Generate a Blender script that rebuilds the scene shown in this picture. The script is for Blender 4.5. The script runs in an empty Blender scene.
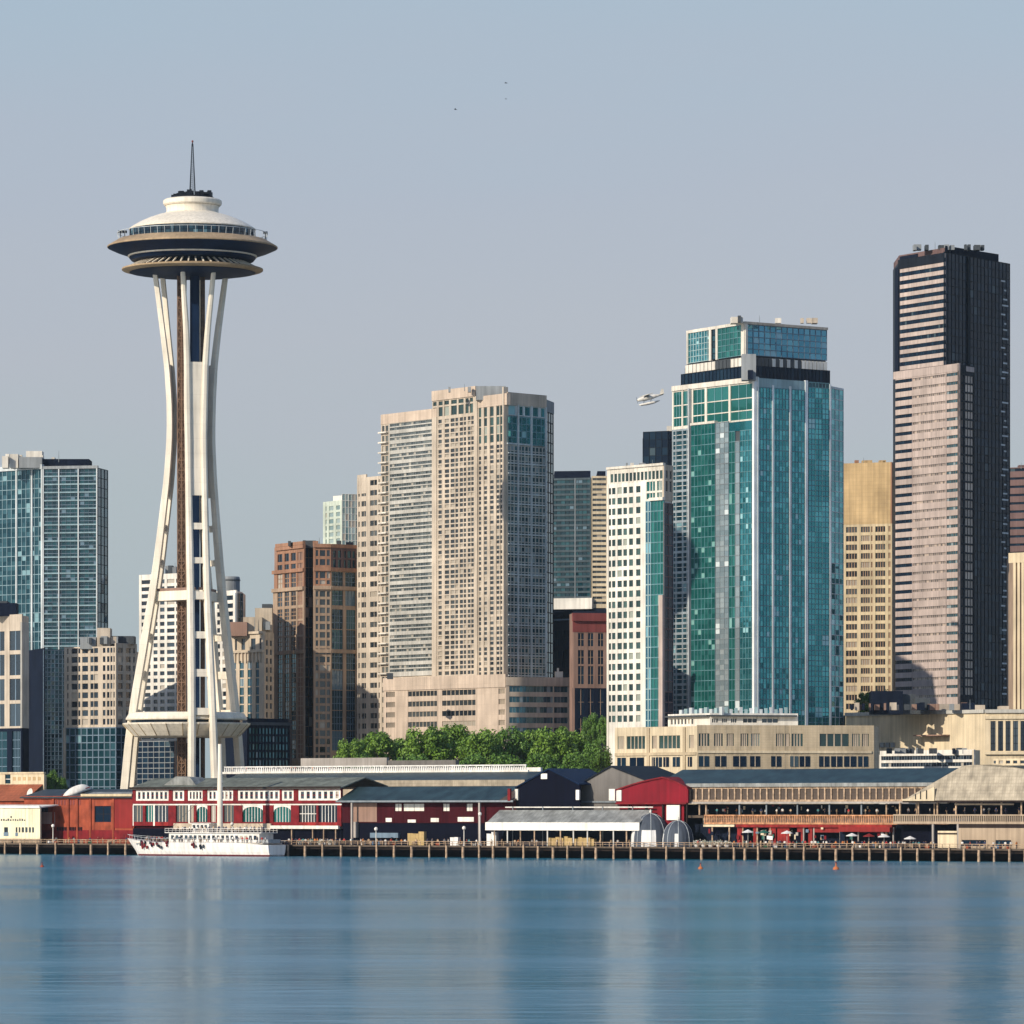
import bpy, bmesh, math, random
from mathutils import Vector, Matrix
random.seed(7)
S = bpy.context.scene
COL = S.collection
R = math.radians

# ------------------------------------------------------------------ camera, sky, sun
K, HC, YH, CX = 5000.0, 12.0, 810.0, 512.0      # focal length in pixels, eye height, horizon row
YS = 1.307                                       # depth scale
cd = bpy.data.cameras.new('camera'); cam = bpy.data.objects.new('camera', cd); COL.objects.link(cam)
cam.location = (0, 0, HC); cam.rotation_euler = (R(90), 0, 0)
cd.sensor_fit = 'HORIZONTAL'; cd.sensor_width = 36; cd.lens = 36*K/1024
cd.shift_y = (YH-512)/1024; cd.clip_start = 1; cd.clip_end = 60000
S.camera = cam

SUN_AZ = (-0.76, -0.65); SUN_EL = 26.0
w = bpy.data.worlds.new('World'); S.world = w; w.use_nodes = True
nt = w.node_tree; nt.nodes.clear()
out = nt.nodes.new('ShaderNodeOutputWorld'); bg = nt.nodes.new('ShaderNodeBackground')
sky = nt.nodes.new('ShaderNodeTexSky'); sky.sky_type = 'NISHITA'; sky.sun_disc = False
sky.sun_elevation = R(SUN_EL); sky.sun_rotation = math.atan2(SUN_AZ[0], SUN_AZ[1])
sky.air_density = 1.2; sky.dust_density = 2.5; sky.ozone_density = 1.5
bg.inputs['Strength'].default_value = 0.1
# thin high overcast: the clear sky is veiled by an even grey-lilac layer
tc = nt.nodes.new('ShaderNodeTexCoord'); sp = nt.nodes.new('ShaderNodeSeparateXYZ')
cr = nt.nodes.new('ShaderNodeValToRGB')
els = cr.color_ramp.elements
els[0].position = 0.0; els[0].color = (4.4, 5.5, 6.0, 1)
els[1].position = 0.9; els[1].color = (1.6, 2.7, 5.2, 1)
for p_, c_ in ((0.05, (4.7, 5.5, 6.05)), (0.09, (5.0, 5.35, 6.2)), (0.125, (4.75, 5.25, 6.3)), (0.165, (4.35, 5.4, 6.55)), (0.26, (2.8, 4.5, 7.0)), (0.45, (1.8, 3.2, 6.2))):
    e = els.new(p_); e.color = c_ + (1,)
mx = nt.nodes.new('ShaderNodeMix'); mx.data_type = 'RGBA'; mx.inputs[0].default_value = 0.8
wm = nt.nodes.new('ShaderNodeMapping'); wm.inputs['Scale'].default_value = (5, 5, 22); nt.links.new(tc.outputs['Generated'], wm.inputs[0])
wn_ = nt.nodes.new('ShaderNodeTexNoise'); wn_.inputs['Scale'].default_value = 1.6; wn_.inputs['Detail'].default_value = 3; nt.links.new(wm.outputs[0], wn_.inputs['Vector'])
wa = nt.nodes.new('ShaderNodeMath'); wa.operation = 'MULTIPLY_ADD'; wa.inputs[1].default_value = .045; nt.links.new(wn_.outputs[0], wa.inputs[0])
nt.links.new(tc.outputs['Generated'], sp.inputs[0]); nt.links.new(sp.outputs['Z'], wa.inputs[2]); ws = nt.nodes.new('ShaderNodeMath'); ws.operation = 'SUBTRACT'; ws.inputs[1].default_value = .0225; nt.links.new(wa.outputs[0], ws.inputs[0]); nt.links.new(ws.outputs[0], cr.inputs[0])
nt.links.new(sky.outputs[0], mx.inputs[6]); nt.links.new(cr.outputs[0], mx.inputs[7])
nt.links.new(mx.outputs[2], bg.inputs['Color']); nt.links.new(bg.outputs[0], out.inputs[0])

sl = bpy.data.lights.new('sun', 'SUN'); so = bpy.data.objects.new('sun', sl); COL.objects.link(so)
sl.energy = 4.6; sl.angle = R(0.53); sl.color = (1.0, 0.885, 0.73)
sd = Vector((SUN_AZ[0]*math.cos(R(SUN_EL)), SUN_AZ[1]*math.cos(R(SUN_EL)), math.sin(R(SUN_EL)))).normalized()
so.rotation_euler = sd.to_track_quat('Z', 'Y').to_euler(); so.location = (-600, -300, 600)
S.view_settings.view_transform = 'Standard'; S.view_settings.look = 'None'
S.view_settings.exposure = 0.0; S.view_settings.gamma = 1.0

# ------------------------------------------------------------------ materials
def new_mat(name):
    m = bpy.data.materials.new(name); m.use_nodes = True
    n = m.node_tree; return m, n, n.nodes['Principled BSDF']
def wall_mat(name, col, var=.2, rough=.8, scale=.12, joint=None, metal=0., streak=.2):
    """matt wall: patchy tone, vertical rain streaks, optional panel joints"""
    m, n, p = new_mat(name); L = n.links.new
    tc = n.nodes.new('ShaderNodeTexCoord')
    no = n.nodes.new('ShaderNodeTexNoise'); no.inputs['Scale'].default_value = scale; no.inputs['Detail'].default_value = 5
    L(tc.outputs['Object'], no.inputs['Vector'])
    mp = n.nodes.new('ShaderNodeMapping'); mp.inputs['Scale'].default_value = (1.1, 1.1, .045)
    L(tc.outputs['Object'], mp.inputs[0])
    n2 = n.nodes.new('ShaderNodeTexNoise'); n2.inputs['Scale'].default_value = 1.0; n2.inputs['Detail'].default_value = 3
    L(mp.outputs[0], n2.inputs['Vector'])
    def rng(src, lo, hi):
        r = n.nodes.new('ShaderNodeMapRange'); r.inputs[1].default_value = .3; r.inputs[2].default_value = .7
        r.inputs[3].default_value = lo; r.inputs[4].default_value = hi; L(src, r.inputs[0]); return r.outputs[0]
    a = rng(no.outputs[0], 1-var, 1+var); b = rng(n2.outputs[0], 1-streak, 1+streak*.6)
    mu = n.nodes.new('ShaderNodeMath'); mu.operation = 'MULTIPLY'; L(a, mu.inputs[0]); L(b, mu.inputs[1])
    val = mu.outputs[0]
    if joint:
        cx = n.nodes.new('ShaderNodeSeparateXYZ'); L(tc.outputs['Object'], cx.inputs[0])
        cb = n.nodes.new('ShaderNodeCombineXYZ')
        ad = n.nodes.new('ShaderNodeMath'); ad.operation = 'MULTIPLY_ADD'; ad.inputs[1].default_value = -.6
        L(cx.outputs[1], ad.inputs[0]); L(cx.outputs[0], ad.inputs[2])
        L(ad.outputs[0], cb.inputs[0]); L(cx.outputs[2], cb.inputs[1])
        br = n.nodes.new('ShaderNodeTexBrick'); br.offset = joint[4] if len(joint) > 4 else .0
        br.inputs['Scale'].default_value = 1; br.inputs['Brick Width'].default_value = joint[0]
        br.inputs['Row Height'].default_value = joint[1]; br.inputs['Mortar Size'].default_value = joint[2]
        br.inputs['Color1'].default_value = (1, 1, 1, 1); br.inputs['Color2'].default_value = (.93, .93, .93, 1)
        br.inputs['Mortar'].default_value = (joint[3],)*3 + (1,); br.inputs['Mortar Smooth'].default_value = .3
        L(cb.outputs[0], br.inputs['Vector'])
        m3 = n.nodes.new('ShaderNodeMath'); m3.operation = 'MULTIPLY'; L(val, m3.inputs[0]); L(br.outputs[0], m3.inputs[1]); val = m3.outputs[0]
    vm = n.nodes.new('ShaderNodeVectorMath'); vm.operation = 'SCALE'; vm.inputs[0].default_value = col[:3]
    L(val, vm.inputs['Scale']); L(vm.outputs[0], p.inputs['Base Color'])
    p.inputs['Roughness'].default_value = rough; p.inputs['Metallic'].default_value = metal; p.inputs['Specular IOR Level'].default_value = .25
    return m
def glass_mat(name, dark, light, blind=(.42, .38, .32), pb=.08, metal=0., rough=.06, tilt=.03, spec=.9):
    """window glass seen from outside: every pane has its own tone, slight tilt and sometimes a drawn blind"""
    m, n, p = new_mat(name); L = n.links.new
    ge = n.nodes.new('ShaderNodeNewGeometry'); oi = n.nodes.new('ShaderNodeObjectInfo')
    ad = n.nodes.new('ShaderNodeMath'); ad.operation = 'MULTIPLY_ADD'; ad.inputs[1].default_value = 7.31
    L(oi.outputs['Random'], ad.inputs[0]); L(ge.outputs['Random Per Island'], ad.inputs[2])
    wn = n.nodes.new('ShaderNodeTexWhiteNoise'); wn.noise_dimensions = '1D'; L(ad.outputs[0], wn.inputs['W'])
    ml = n.nodes.new('ShaderNodeMath'); ml.operation = 'MULTIPLY'; ml.inputs[1].default_value = 3.77; L(ad.outputs[0], ml.inputs[0])
    w2 = n.nodes.new('ShaderNodeTexWhiteNoise'); w2.noise_dimensions = '1D'; L(ml.outputs[0], w2.inputs['W'])
    cr = n.nodes.new('ShaderNodeValToRGB'); e = cr.color_ramp.elements
    e[0].position = .15; e[0].color = tuple(dark)+(1,); e[1].position = 1.; e[1].color = tuple(light)+(1,)
    x = e.new(.6); x.color = tuple((a*.65+b*.35) for a, b in zip(dark, light))+(1,)
    L(wn.outputs['Value'], cr.inputs[0])
    gt = n.nodes.new('ShaderNodeMath'); gt.operation = 'GREATER_THAN'; gt.inputs[1].default_value = 1-pb; L(w2.outputs['Value'], gt.inputs[0])
    mx = n.nodes.new('ShaderNodeMix'); mx.data_type = 'RGBA'; mx.inputs[7].default_value = tuple(blind)+(1,)
    L(gt.outputs[0], mx.inputs[0]); L(cr.outputs[0], mx.inputs[6]); L(mx.outputs[2], p.inputs['Base Color'])
    sub = n.nodes.new('ShaderNodeVectorMath'); sub.operation = 'SUBTRACT'; sub.inputs[1].default_value = (.5, .5, .5); L(w2.outputs['Color'], sub.inputs[0])
    sc = n.nodes.new('ShaderNodeVectorMath'); sc.operation = 'SCALE'; sc.inputs['Scale'].default_value = tilt; L(sub.outputs[0], sc.inputs[0])
    a2 = n.nodes.new('ShaderNodeVectorMath'); a2.operation = 'ADD'; L(ge.outputs['Normal'], a2.inputs[0]); L(sc.outputs[0], a2.inputs[1])
    nz = n.nodes.new('ShaderNodeVectorMath'); nz.operation = 'NORMALIZE'; L(a2.outputs[0], nz.inputs[0]); L(nz.outputs[0], p.inputs['Normal'])
    if metal:
        sb = n.nodes.new('ShaderNodeMath'); sb.operation = 'MULTIPLY_ADD'; sb.inputs[1].default_value = -metal*.8; sb.inputs[2].default_value = metal
        L(gt.outputs[0], sb.inputs[0]); L(sb.outputs[0], p.inputs['Metallic'])
    p.inputs['Roughness'].default_value = rough; p.inputs['Specular IOR Level'].default_value = spec
    return m
def plain(name, col, rough=.6, metal=0.):
    return wall_mat(name, col, var=.1, rough=rough, metal=metal, scale=.6, streak=.05)

M = {}
def W(k, *a, **kw): M[k] = wall_mat(k, *a, **kw)
def G(k, *a, **kw): M[k] = glass_mat(k, *a, **kw)

# ------------------------------------------------------------------ geometry helpers
def at(px, Y): return Vector(((px-CX)*Y/K, Y))
def zat(py, Y): return HC + (YH-py)*Y/K
# waterfront line, turned away from the picture plane
WA = Vector(at(0, 12*K/44)); WB = Vector(at(1024, 12*K/52))
WE = (WB-WA).normalized(); WN = Vector((-WE.y, WE.x))
def wl(px, off):
    """the point of the line parallel to the waterfront, off metres inland, that is seen at column px"""
    O = WA + WN*off; a = (px-CX)/K
    t = (a*O.y - O.x)/(WE.x - a*WE.y)
    return O + WE*t
def ground_z(p):
    o = (Vector((p[0], p[1]))-WA).dot(WN)
    if o < 60: return 2.5
    if o < 150: return 2.5 + (o-60)/90*8
    return min(10.5 + (o-150)*.03, 22)

class MB:
    def __init__(s): s.v = []; s.f = []; s.mi = []; s.cur = 0; s.smooth = False
    def add(s, vs, fs):
        o = len(s.v); s.v += [tuple(v) for v in vs]
        for f in fs: s.f.append(tuple(i+o for i in f)); s.mi.append(s.cur)
    def hexa(s, p):   # 4 bottom, 4 top, bottom ring seen counterclockwise from above
        s.add(p, [(3, 2, 1, 0), (4, 5, 6, 7), (0, 1, 5, 4), (1, 2, 6, 5), (2, 3, 7, 6), (3, 0, 4, 7)])
    def box(s, x0, x1, y0, y1, z0, z1):
        s.hexa([(x0, y0, z0), (x1, y0, z0), (x1, y1, z0), (x0, y1, z0), (x0, y0, z1), (x1, y0, z1), (x1, y1, z1), (x0, y1, z1)])
    def fbox(s, fr, s0, s1, z0, z1, d0, d1):
        if s1-s0 < 1e-3 or z1-z0 < 1e-3: return
        q = [fr.pt(s0, d1), fr.pt(s1, d1), fr.pt(s1, d0), fr.pt(s0, d0)]
        s.hexa([(a.x, a.y, z0) for a in q]+[(a.x, a.y, z1) for a in q])
    def prism(s, pts, z0, z1):
        n = len(pts)
        s.add([(p[0], p[1], z0) for p in pts]+[(p[0], p[1], z1) for p in pts],
              [tuple(range(n-1, -1, -1)), tuple(range(n, 2*n))]+[(i, (i+1) % n, n+(i+1) % n, n+i) for i in range(n)])
    def tube(s, a, b, r0, r1=None, n=8, cap=True):
        a = Vector(a); b = Vector(b); r1 = r0 if r1 is None else r1
        d = (b-a).normalized(); u = d.orthogonal().normalized(); v = d.cross(u)
        vs = []
        for c, r in ((a, r0), (b, r1)):
            for i in range(n):
                t = 2*math.pi*i/n; vs.append(c+u*math.cos(t)*r+v*math.sin(t)*r)
        fs = [(i, (i+1) % n, n+(i+1) % n, n+i) for i in range(n)]
        if cap: fs += [tuple(range(n-1, -1, -1)), tuple(range(n, 2*n))]
        s.add(vs, fs)
    def lathe(s, c, prof, n=48, cap=True):
        """prof: list of (r, z) from bottom to top around the vertical through c"""
        vs = []
        for r, z in prof:
            for i in range(n):
                t = 2*math.pi*i/n; vs.append((c[0]+math.cos(t)*r, c[1]+math.sin(t)*r, z))
        fs = []
        for k in range(len(prof)-1):
            for i in range(n):
                j = (i+1) % n; fs.append((k*n+i, k*n+j, (k+1)*n+j, (k+1)*n+i))
        if cap: fs += [tuple(range(n-1, -1, -1)), tuple(range((len(prof)-1)*n, len(prof)*n))]
        s.add(vs, fs)
    def loft(s, rings, cap=True, closed=True):
        n = len(rings[0]); vs = [p for r in rings for p in r]; fs = []
        m = n if closed else n-1
        for k in range(len(rings)-1):
            for i in range(m):
                j = (i+1) % n; fs.append((k*n+i, k*n+j, (k+1)*n+j, (k+1)*n+i))
        if cap: fs += [tuple(range(n-1, -1, -1)), tuple(range((len(rings)-1)*n, len(rings)*n))]
        s.add(vs, fs)
    def ell(s, c, r, n=10, m=6):
        vs = []; fs = []
        for k in range(m+1):
            ph = -math.pi/2+math.pi*k/m
            for i in range(n):
                t = 2*math.pi*i/n; vs.append((c[0]+r[0]*math.cos(ph)*math.cos(t), c[1]+r[1]*math.cos(ph)*math.sin(t), c[2]+r[2]*math.sin(ph)))
        for k in range(m):
            for i in range(n):
                j = (i+1) % n; fs.append((k*n+i, k*n+j, (k+1)*n+j, (k+1)*n+i))
        s.add(vs, fs)
    def build(s, name, mats, parent=None, smooth=False, fix=False):
        if not isinstance(mats, (list, tuple)): mats = [mats]
        me = bpy.data.meshes.new(name)
        o = parent
        off = Vector((0, 0, 0))
        while o is not None: off = off+o.location; o = o.parent
        me.from_pydata([(v[0]-off.x, v[1]-off.y, v[2]-off.z) for v in s.v], [], s.f)
        for m in mats: me.materials.append(m if not isinstance(m, str) else M[m])
        if len(mats) > 1: me.polygons.foreach_set('material_index', s.mi)
        if smooth: me.polygons.foreach_set('use_smooth', [True]*len(s.f))
        if fix:
            bm = bmesh.new(); bm.from_mesh(me); bmesh.ops.recalc_face_normals(bm, faces=bm.faces); bm.to_mesh(me); bm.free()
        me.update()
        ob = bpy.data.objects.new(name, me); COL.objects.link(ob)
        if parent is not None: ob.parent = parent
        return ob

def tag(o, label=None, cat=None, group=None, kind=None):
    if label: o['label'] = label
    if cat: o['category'] = cat
    if group: o['group'] = group
    if kind: o['kind'] = kind
    return o
def empty(name, loc, label=None, cat=None, group=None):
    o = bpy.data.objects.new(name, None); COL.objects.link(o); o.location = loc; o.empty_display_size = 1
    return tag(o, label, cat, group)

class Fr:
    """frame of a wall: s runs left to right along it, d outward"""
    def __init__(s, p0, p1):
        s.O = Vector(p0[:2]); d = Vector(p1[:2])-s.O; s.L = d.length; s.u = d/s.L; s.n = Vector((s.u.y, -s.u.x))
        s.ang = math.atan2(s.u.y, s.u.x)
    def s_of(s, px):
        a = (px-CX)/K; return (a*s.O.y-s.O.x)/(s.u.x-a*s.u.y)
    def pt(s, t, d=0.): return s.O+s.u*t+s.n*d
    def back(s, d): return Fr(s.pt(0, -d), s.pt(s.L, -d))

def inset(pts, d):
    n = len(pts); res = []
    for i in range(n):
        a, b, c = Vector(pts[i-1]), Vector(pts[i]), Vector(pts[(i+1) % n])
        e1 = (b-a).normalized(); e2 = (c-b).normalized()
        n1 = Vector((-e1.y, e1.x)); n2 = Vector((-e2.y, e2.x))
        k = 1+n1.dot(n2)
        res.append(b+(n1+n2)*(d/max(k, .2)))
    return res

def rep(x0, x1, n, frac=.6):
    w_ = (x1-x0)/n; return [(x0+w_*(i+.5-frac/2), x0+w_*(i+.5+frac/2)) for i in range(n)]
def rws(y0, pitch, h, y1):
    r = []; y = y0
    while y+h <= y1+.01: r.append((y, y+h)); y += pitch
    return r
def compl(a, b, spans):
    r = []; c = a
    for p, q in sorted(spans):
        if p > c+1e-6: r.append((c, p))
        c = max(c, q)
    if c < b-1e-6: r.append((c, b))
    return r

PANE = {}
def pane_mesh(w_, h_, gm, mull, fm):
    key = (round(w_, 2), round(h_, 2), gm, mull, fm)
    if key in PANE: return PANE[key]
    b = MB(); b.box(-w_/2, w_/2, -.05, .05, -h_/2, h_/2)
    if mull:
        b.cur = 1; nx, nz, t = mull
        for i in range(1, nx): x = -w_/2+w_*i/nx; b.box(x-t/2, x+t/2, -.14, -.051, -h_/2, h_/2)
        for i in range(1, nz): z = -h_/2+h_*i/nz; b.box(-w_/2, w_/2, -.13, -.051, z-t/2, z+t/2)
    me = bpy.data.meshes.new('window'); me.from_pydata(b.v, [], b.f)
    me.materials.append(M[gm]); me.materials.append(M[fm])
    me.polygons.foreach_set('material_index', b.mi); me.update()
    PANE[key] = me; return me

class Bld:
    def __init__(s, name, label, verts, cat='building', ref=0, group=None, world=False, depth=24, base=None, yref=None):
        s.v = [Vector(v[:2]) if world else at(v[0], v[1]*YS) for v in verts]
        s.Y = yref or s.v[ref].y
        c = s.v[ref]
        s.g = ground_z(c) if base is None else base
        s.root = empty(name, (c.x, c.y, s.g), label, cat, group)
        s.mbs = {}; s.wins = []; s.depth = depth
    def z(s, py): return zat(py, s.Y)
    def V(s, px, Yold): return at(px, Yold*YS)
    def fr(s, i, j=None): return Fr(s.v[i], s.v[i+1 if j is None else j])
    def mb(s, part, mat):
        k = (part, mat)
        if k not in s.mbs: s.mbs[k] = MB()
        return s.mbs[k]
    def core(s, part, mat, y0, y1=None, verts=None, ins=.45, top=.35, depth=None):
        v = [Vector(p) for p in (verts or s.v)]; d = depth or s.depth
        pts = v+[v[-1]+Vector((0, d)), v[0]+Vector((0, d))]
        s.mb(part, mat).prism(inset(pts, ins), s.g-1 if y1 is None else s.z(y1), s.z(y0)-top)
    def grid(s, fr, x0, x1, y0, y1, cols, rows, wm, gm=None, wall='wall', win='window', mull=None, fm='frame_white', pd=0., sd=-.06, bd=-.5, back=None):
        mb = s.mb(wall, wm)
        S_ = lambda px: min(max(fr.s_of(px), .012), fr.L-.012)
        z1 = s.z(y0); z0 = s.g-1 if y1 is None else s.z(y1)
        if not cols or not rows:
            mb.fbox(fr, S_(x0), S_(x1), z0, z1, bd, pd); return
        cs = [(S_(a), S_(b)) for a, b in cols]; rz = [(s.z(b), s.z(a)) for a, b in rows]
        for a, b in compl(S_(x0), S_(x1), cs): mb.fbox(fr, a, b, z0, z1, bd, pd)
        for a, b in compl(z0, z1, rz): mb.fbox(fr, S_(x0)+.004, S_(x1)-.004, a, b, bd+.02, sd)
        if gm:
            for a, b in cs:
                for c, d in rz: s.wins.append((win, fr, a, b, c, d, gm, mull, fm))
    def bands(s, fr, x0, x1, y0, y1, rows, wm, gm, wall='wall', win='window_band', edge=1.0, pane=1.6, fm='frame_grey', sd=0.):
        """ribbon windows: each storey's ribbon is one part"""
        mb = s.mb(wall, wm); S_ = lambda px: min(max(fr.s_of(px), .012), fr.L-.012)
        a, b = S_(x0), S_(x1); z1 = s.z(y0); z0 = s.g-1 if y1 is None else s.z(y1)
        rz = [(s.z(q), s.z(p)) for p, q in rows]
        for c, d in compl(z0, z1, rz): mb.fbox(fr, a, b, c, d, -.5, sd)
        if edge:
            for e in ((a, a+edge), (b-edge, b)): mb.fbox(fr, e[0], e[1], z0, z1, -.48, sd+.05)
        for c, d in rz:
            m_ = MB(); n = max(1, round((b-a)/pane))
            for i in range(n):
                p, q = a+(b-a)*i/n, a+(b-a)*(i+1)/n
                m_.cur = 0; m_.fbox(fr, p+.03, q-.03, c, d, -.42, -.3)
                m_.cur = 1
                if i: m_.fbox(fr, p-.06, p+.06, c, d, -.42, -.22)
            m_.build(win, [gm, fm], s.root)
    def glaze(s, fr, x0, x1, y0, y1, nc, rows, gm, mm, part='glass_wall', mw=.16, hw=.16, mo=.06, vb=True, d=0., sub=1):
        """curtain wall: loose panes behind a grid of bars; rows = storey edges in picture rows"""
        S_ = lambda px: min(max(fr.s_of(px), .012), fr.L-.012)
        a, b = S_(x0), S_(x1); zs = [s.z(r) for r in rows]
        g = MB(); m_ = MB()
        for i in range(nc):
            p, q = a+(b-a)*i/nc, a+(b-a)*(i+1)/nc
            for k in range(len(zs)-1):
                hi, lo = zs[k], zs[k+1]
                for j in range(sub):
                    l2 = lo+(hi-lo)*j/sub; h2 = lo+(hi-lo)*(j+1)/sub
                    P = [fr.pt(p+.02, d-.1), fr.pt(q-.02, d-.1)]
                    g.add([(P[0].x, P[0].y, l2+.02), (P[1].x, P[1].y, l2+.02), (P[1].x, P[1].y, h2-.02), (P[0].x, P[0].y, h2-.02)], [(0, 1, 2, 3)])
        if vb:
            for i in range(nc+1):
                p = a+(b-a)*i/nc; m_.fbox(fr, max(p-mw/2, a), min(p+mw/2, b), zs[-1], zs[0], d-.3, d+mo)
        for z_ in zs: m_.fbox(fr, a, b, z_-hw/2, z_+hw/2, d-.3, d+mo-.02)
        o = g.build(part, gm, s.root); m_.build('mullions', mm, o)
    def fin(s, fr, x0, x1, y0, y1, mat, d0=-.4, d1=.35, name='pilaster'):
        S_ = lambda px: min(max(fr.s_of(px), .012), fr.L-.012)
        b = MB(); b.fbox(fr, S_(x0), S_(x1), s.g-1 if y1 is None else s.z(y1), s.z(y0), d0, d1); return b.build(name, mat, s.root)
    def slab(s, fr, x0, x1, y0, y1, mat, d0=-.5, d1=0., part='wall'):
        m = MB(); m.fbox(fr, fr.s_of(x0), fr.s_of(x1), s.g-1 if y1 is None else s.z(y1), s.z(y0), d0, d1); return m.build(part, mat, s.root)
    def unit(s, px0, px1, y0, y1, mat, Yb=6, dep=6, name='roof_unit'):
        """plant room or box on the roof"""
        Y = s.Y+Yb; a = at(px0, Y); c = at(px1, Y)
        b = MB(); b.box(a.x, c.x, Y, Y+dep, zat(y1, Y)-.6, zat(y0, Y)); return b.build(name, mat, s.root)
    def clutter(s, px0, px1, y, n, mats, Yb=(4, 14), hmax=5, name='roof_unit'):
        for i in range(n):
            x = random.uniform(px0, px1); wd = random.uniform(1.5, 7); h = random.uniform(1, hmax)
            s.unit(x, min(x+wd, px1), y-h, y+2, random.choice(mats), random.uniform(*Yb), random.uniform(2, 5), name)
        x = random.uniform(px0, px1); Y = s.Y+6; p = at(x, Y)
        b = MB(); b.tube((p.x, Y, zat(y+3, Y)), (p.x, Y, zat(y-hmax-2.5, Y)), .12, .05, 5); b.build('mast', 'frame_grey', s.root)
    def done(s):
        by = {}
        for w_ in s.wins: by.setdefault(w_[0], []).append(w_)
        for name, L in by.items():
            random.shuffle(L)
            L.sort(key=lambda q: -round((q[3]-q[2])*(q[5]-q[4]), 1))
            for (nm, fr, a, b, c, d, gm, mull, fm) in L[:100]:
                me = pane_mesh(b-a, d-c, gm, mull, fm)
                o = bpy.data.objects.new(nm, me); COL.objects.link(o); o.parent = s.root
                p = fr.pt((a+b)/2, -.36); o.location = (p.x-s.root.location.x, p.y-s.root.location.y, (c+d)/2-s.root.location.z)
                o.rotation_euler = (0, 0, fr.ang)
            rest = {}
            for q in L[100:]: rest.setdefault((q[6], q[8]), []).append(q)
            if rest:
                mats = []; mb = MB()
                for (gm, fm), qs in rest.items():
                    i0 = len(mats); mats += [gm, fm]
                    for (nm, fr, a, b, c, d, _, mull, _) in qs:
                        mb.cur = i0; mb.fbox(fr, a, b, c, d, -.41, -.31)
                        if mull:
                            mb.cur = i0+1; nx, nz, t = mull
                            for i in range(1, nx): x = a+(b-a)*i/nx; mb.fbox(fr, x-t/2, x+t/2, c, d, -.31, -.22)
                            for i in range(1, nz): z_ = c+(d-c)*i/nz; mb.fbox(fr, a, b, z_-t/2, z_+t/2, -.31, -.23)
                o = mb.build(name, mats, s.root); o['kind'] = 'stuff'
        for (part, mat), m_ in s.mbs.items():
            if m_.f: m_.build(part, mat, s.root)
        return s.root
# ------------------------------------------------------------------ palette
W('beige', (.5, .43, .345)); W('beige_blank', (.53, .43, .34), joint=(4, 3.2, .05, .85)); W('beige_cool', (.44, .43, .39))
W('white_conc', (.66, .62, .54)); W('cream', (.62, .52, .36)); W('tan', (.5, .36, .19), joint=(2.6, 1.3, .06, .82))
W('tan_frame', (.56, .46, .3)); W('brown', (.33, .18, .115)); W('brown_light', (.38, .28, .2)); W('stone', (.5, .42, .32))
W('grey_conc', (.26, .28, .29)); W('grey_dark', (.06, .07, .08)); W('slat_shade', (.06, .085, .1)); W('teal_line', (.2, .3, .34), rough=.5); W('navy_wall', (.008, .013, .028)); W('dark_metal', (.012, .016, .024), rough=.5)
W('maroon_stone', (.2, .05, .045)); W('brown_stone', (.27, .17, .13)); W('purple_brown', (.15, .095, .09)); W('pink_conc', (.45, .37, .33)); W('pale_white', (.72, .69, .62))
W('steel_pale', (.5, .54, .55), rough=.4); W('teal_trim', (.3, .42, .43), rough=.4); W('silver_panel', (.5, .58, .62), rough=.25, metal=.5)
W('frame_white', (.62, .6, .55)); W('frame_grey', (.2, .23, .25)); W('frame_dark', (.006, .012, .022), rough=.5); W('frame_teal', (.12, .25, .28), rough=.35)
W('frame_blue', (.14, .2, .26), rough=.4); W('frame_beige', (.45, .37, .28)); W('frame_brown', (.3, .2, .13))
W('tower_white', (.8, .73, .6), var=.1, streak=.16, rough=.55, joint=(200, 4.2, .07, .86)); W('tower_gold', (.42, .31, .16), rough=.5); W('lattice_brown', (.12, .065, .04), var=.3, scale=.8, rough=.7)
W('navy_metal', (.005, .016, .045), rough=.5); W('halo_tan', (.36, .26, .155), rough=.7)
G('glass_dark', (.008, .014, .025), (.05, .075, .1), pb=.06)
G('glass_blind', (.016, .022, .028), (.08, .09, .09), blind=(.36, .32, .26), pb=.12)
G('glass_green', (.012, .035, .035), (.06, .12, .11), blind=(.3, .33, .28), pb=.06, metal=.1)
G('glass_ribbon', (.045, .06, .065), (.16, .18, .17), blind=(.35, .33, .28), pb=.1)
G('glass_teal', (.035, .25, .29), (.11, .45, .5), blind=(.32, .6, .64), pb=.025, metal=.75, rough=.05, tilt=.05)
G('glass_blue', (.07, .25, .36), (.13, .36, .48), blind=(.2, .45, .55), pb=.04, metal=.8, rough=.05, tilt=.04)
G('glass_emerald', (.012, .16, .145), (.045, .28, .25), blind=(.2, .42, .38), pb=.035, metal=.6, rough=.05, tilt=.05)
G('glass_black', (.004, .012, .028), (.01, .03, .055), blind=(.05, .08, .1), pb=.03, metal=.0, rough=.12, tilt=.03, spec=.13)
G('glass_left', (.012, .07, .1), (.065, .18, .22), blind=(.2, .36, .4), pb=.06, metal=.6, rough=.06, tilt=.05)
G('glass_navy', (.004, .036, .058), (.02, .1, .13), blind=(.1, .18, .24), pb=.05, metal=.45, rough=.06, tilt=.05)
G('glass_shade', (.015, .085, .115), (.08, .22, .27), blind=(.25, .33, .36), pb=.12, metal=.55, rough=.08, tilt=.05)
G('glass_ring', (.004, .015, .03), (.02, .06, .09), blind=(.1, .2, .25), pb=.1, rough=.1, spec=.5)
W('fin_pale', (.8, .82, .8), rough=.4); G('glass_silver', (.32, .42, .46), (.58, .68, .7), blind=(.66, .74, .75), pb=.05, metal=.55, rough=.18, tilt=.05); W('pale_green', (.5, .56, .48)); G('glass_pale', (.2, .3, .3), (.45, .54, .52), pb=.1, metal=.3)
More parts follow.
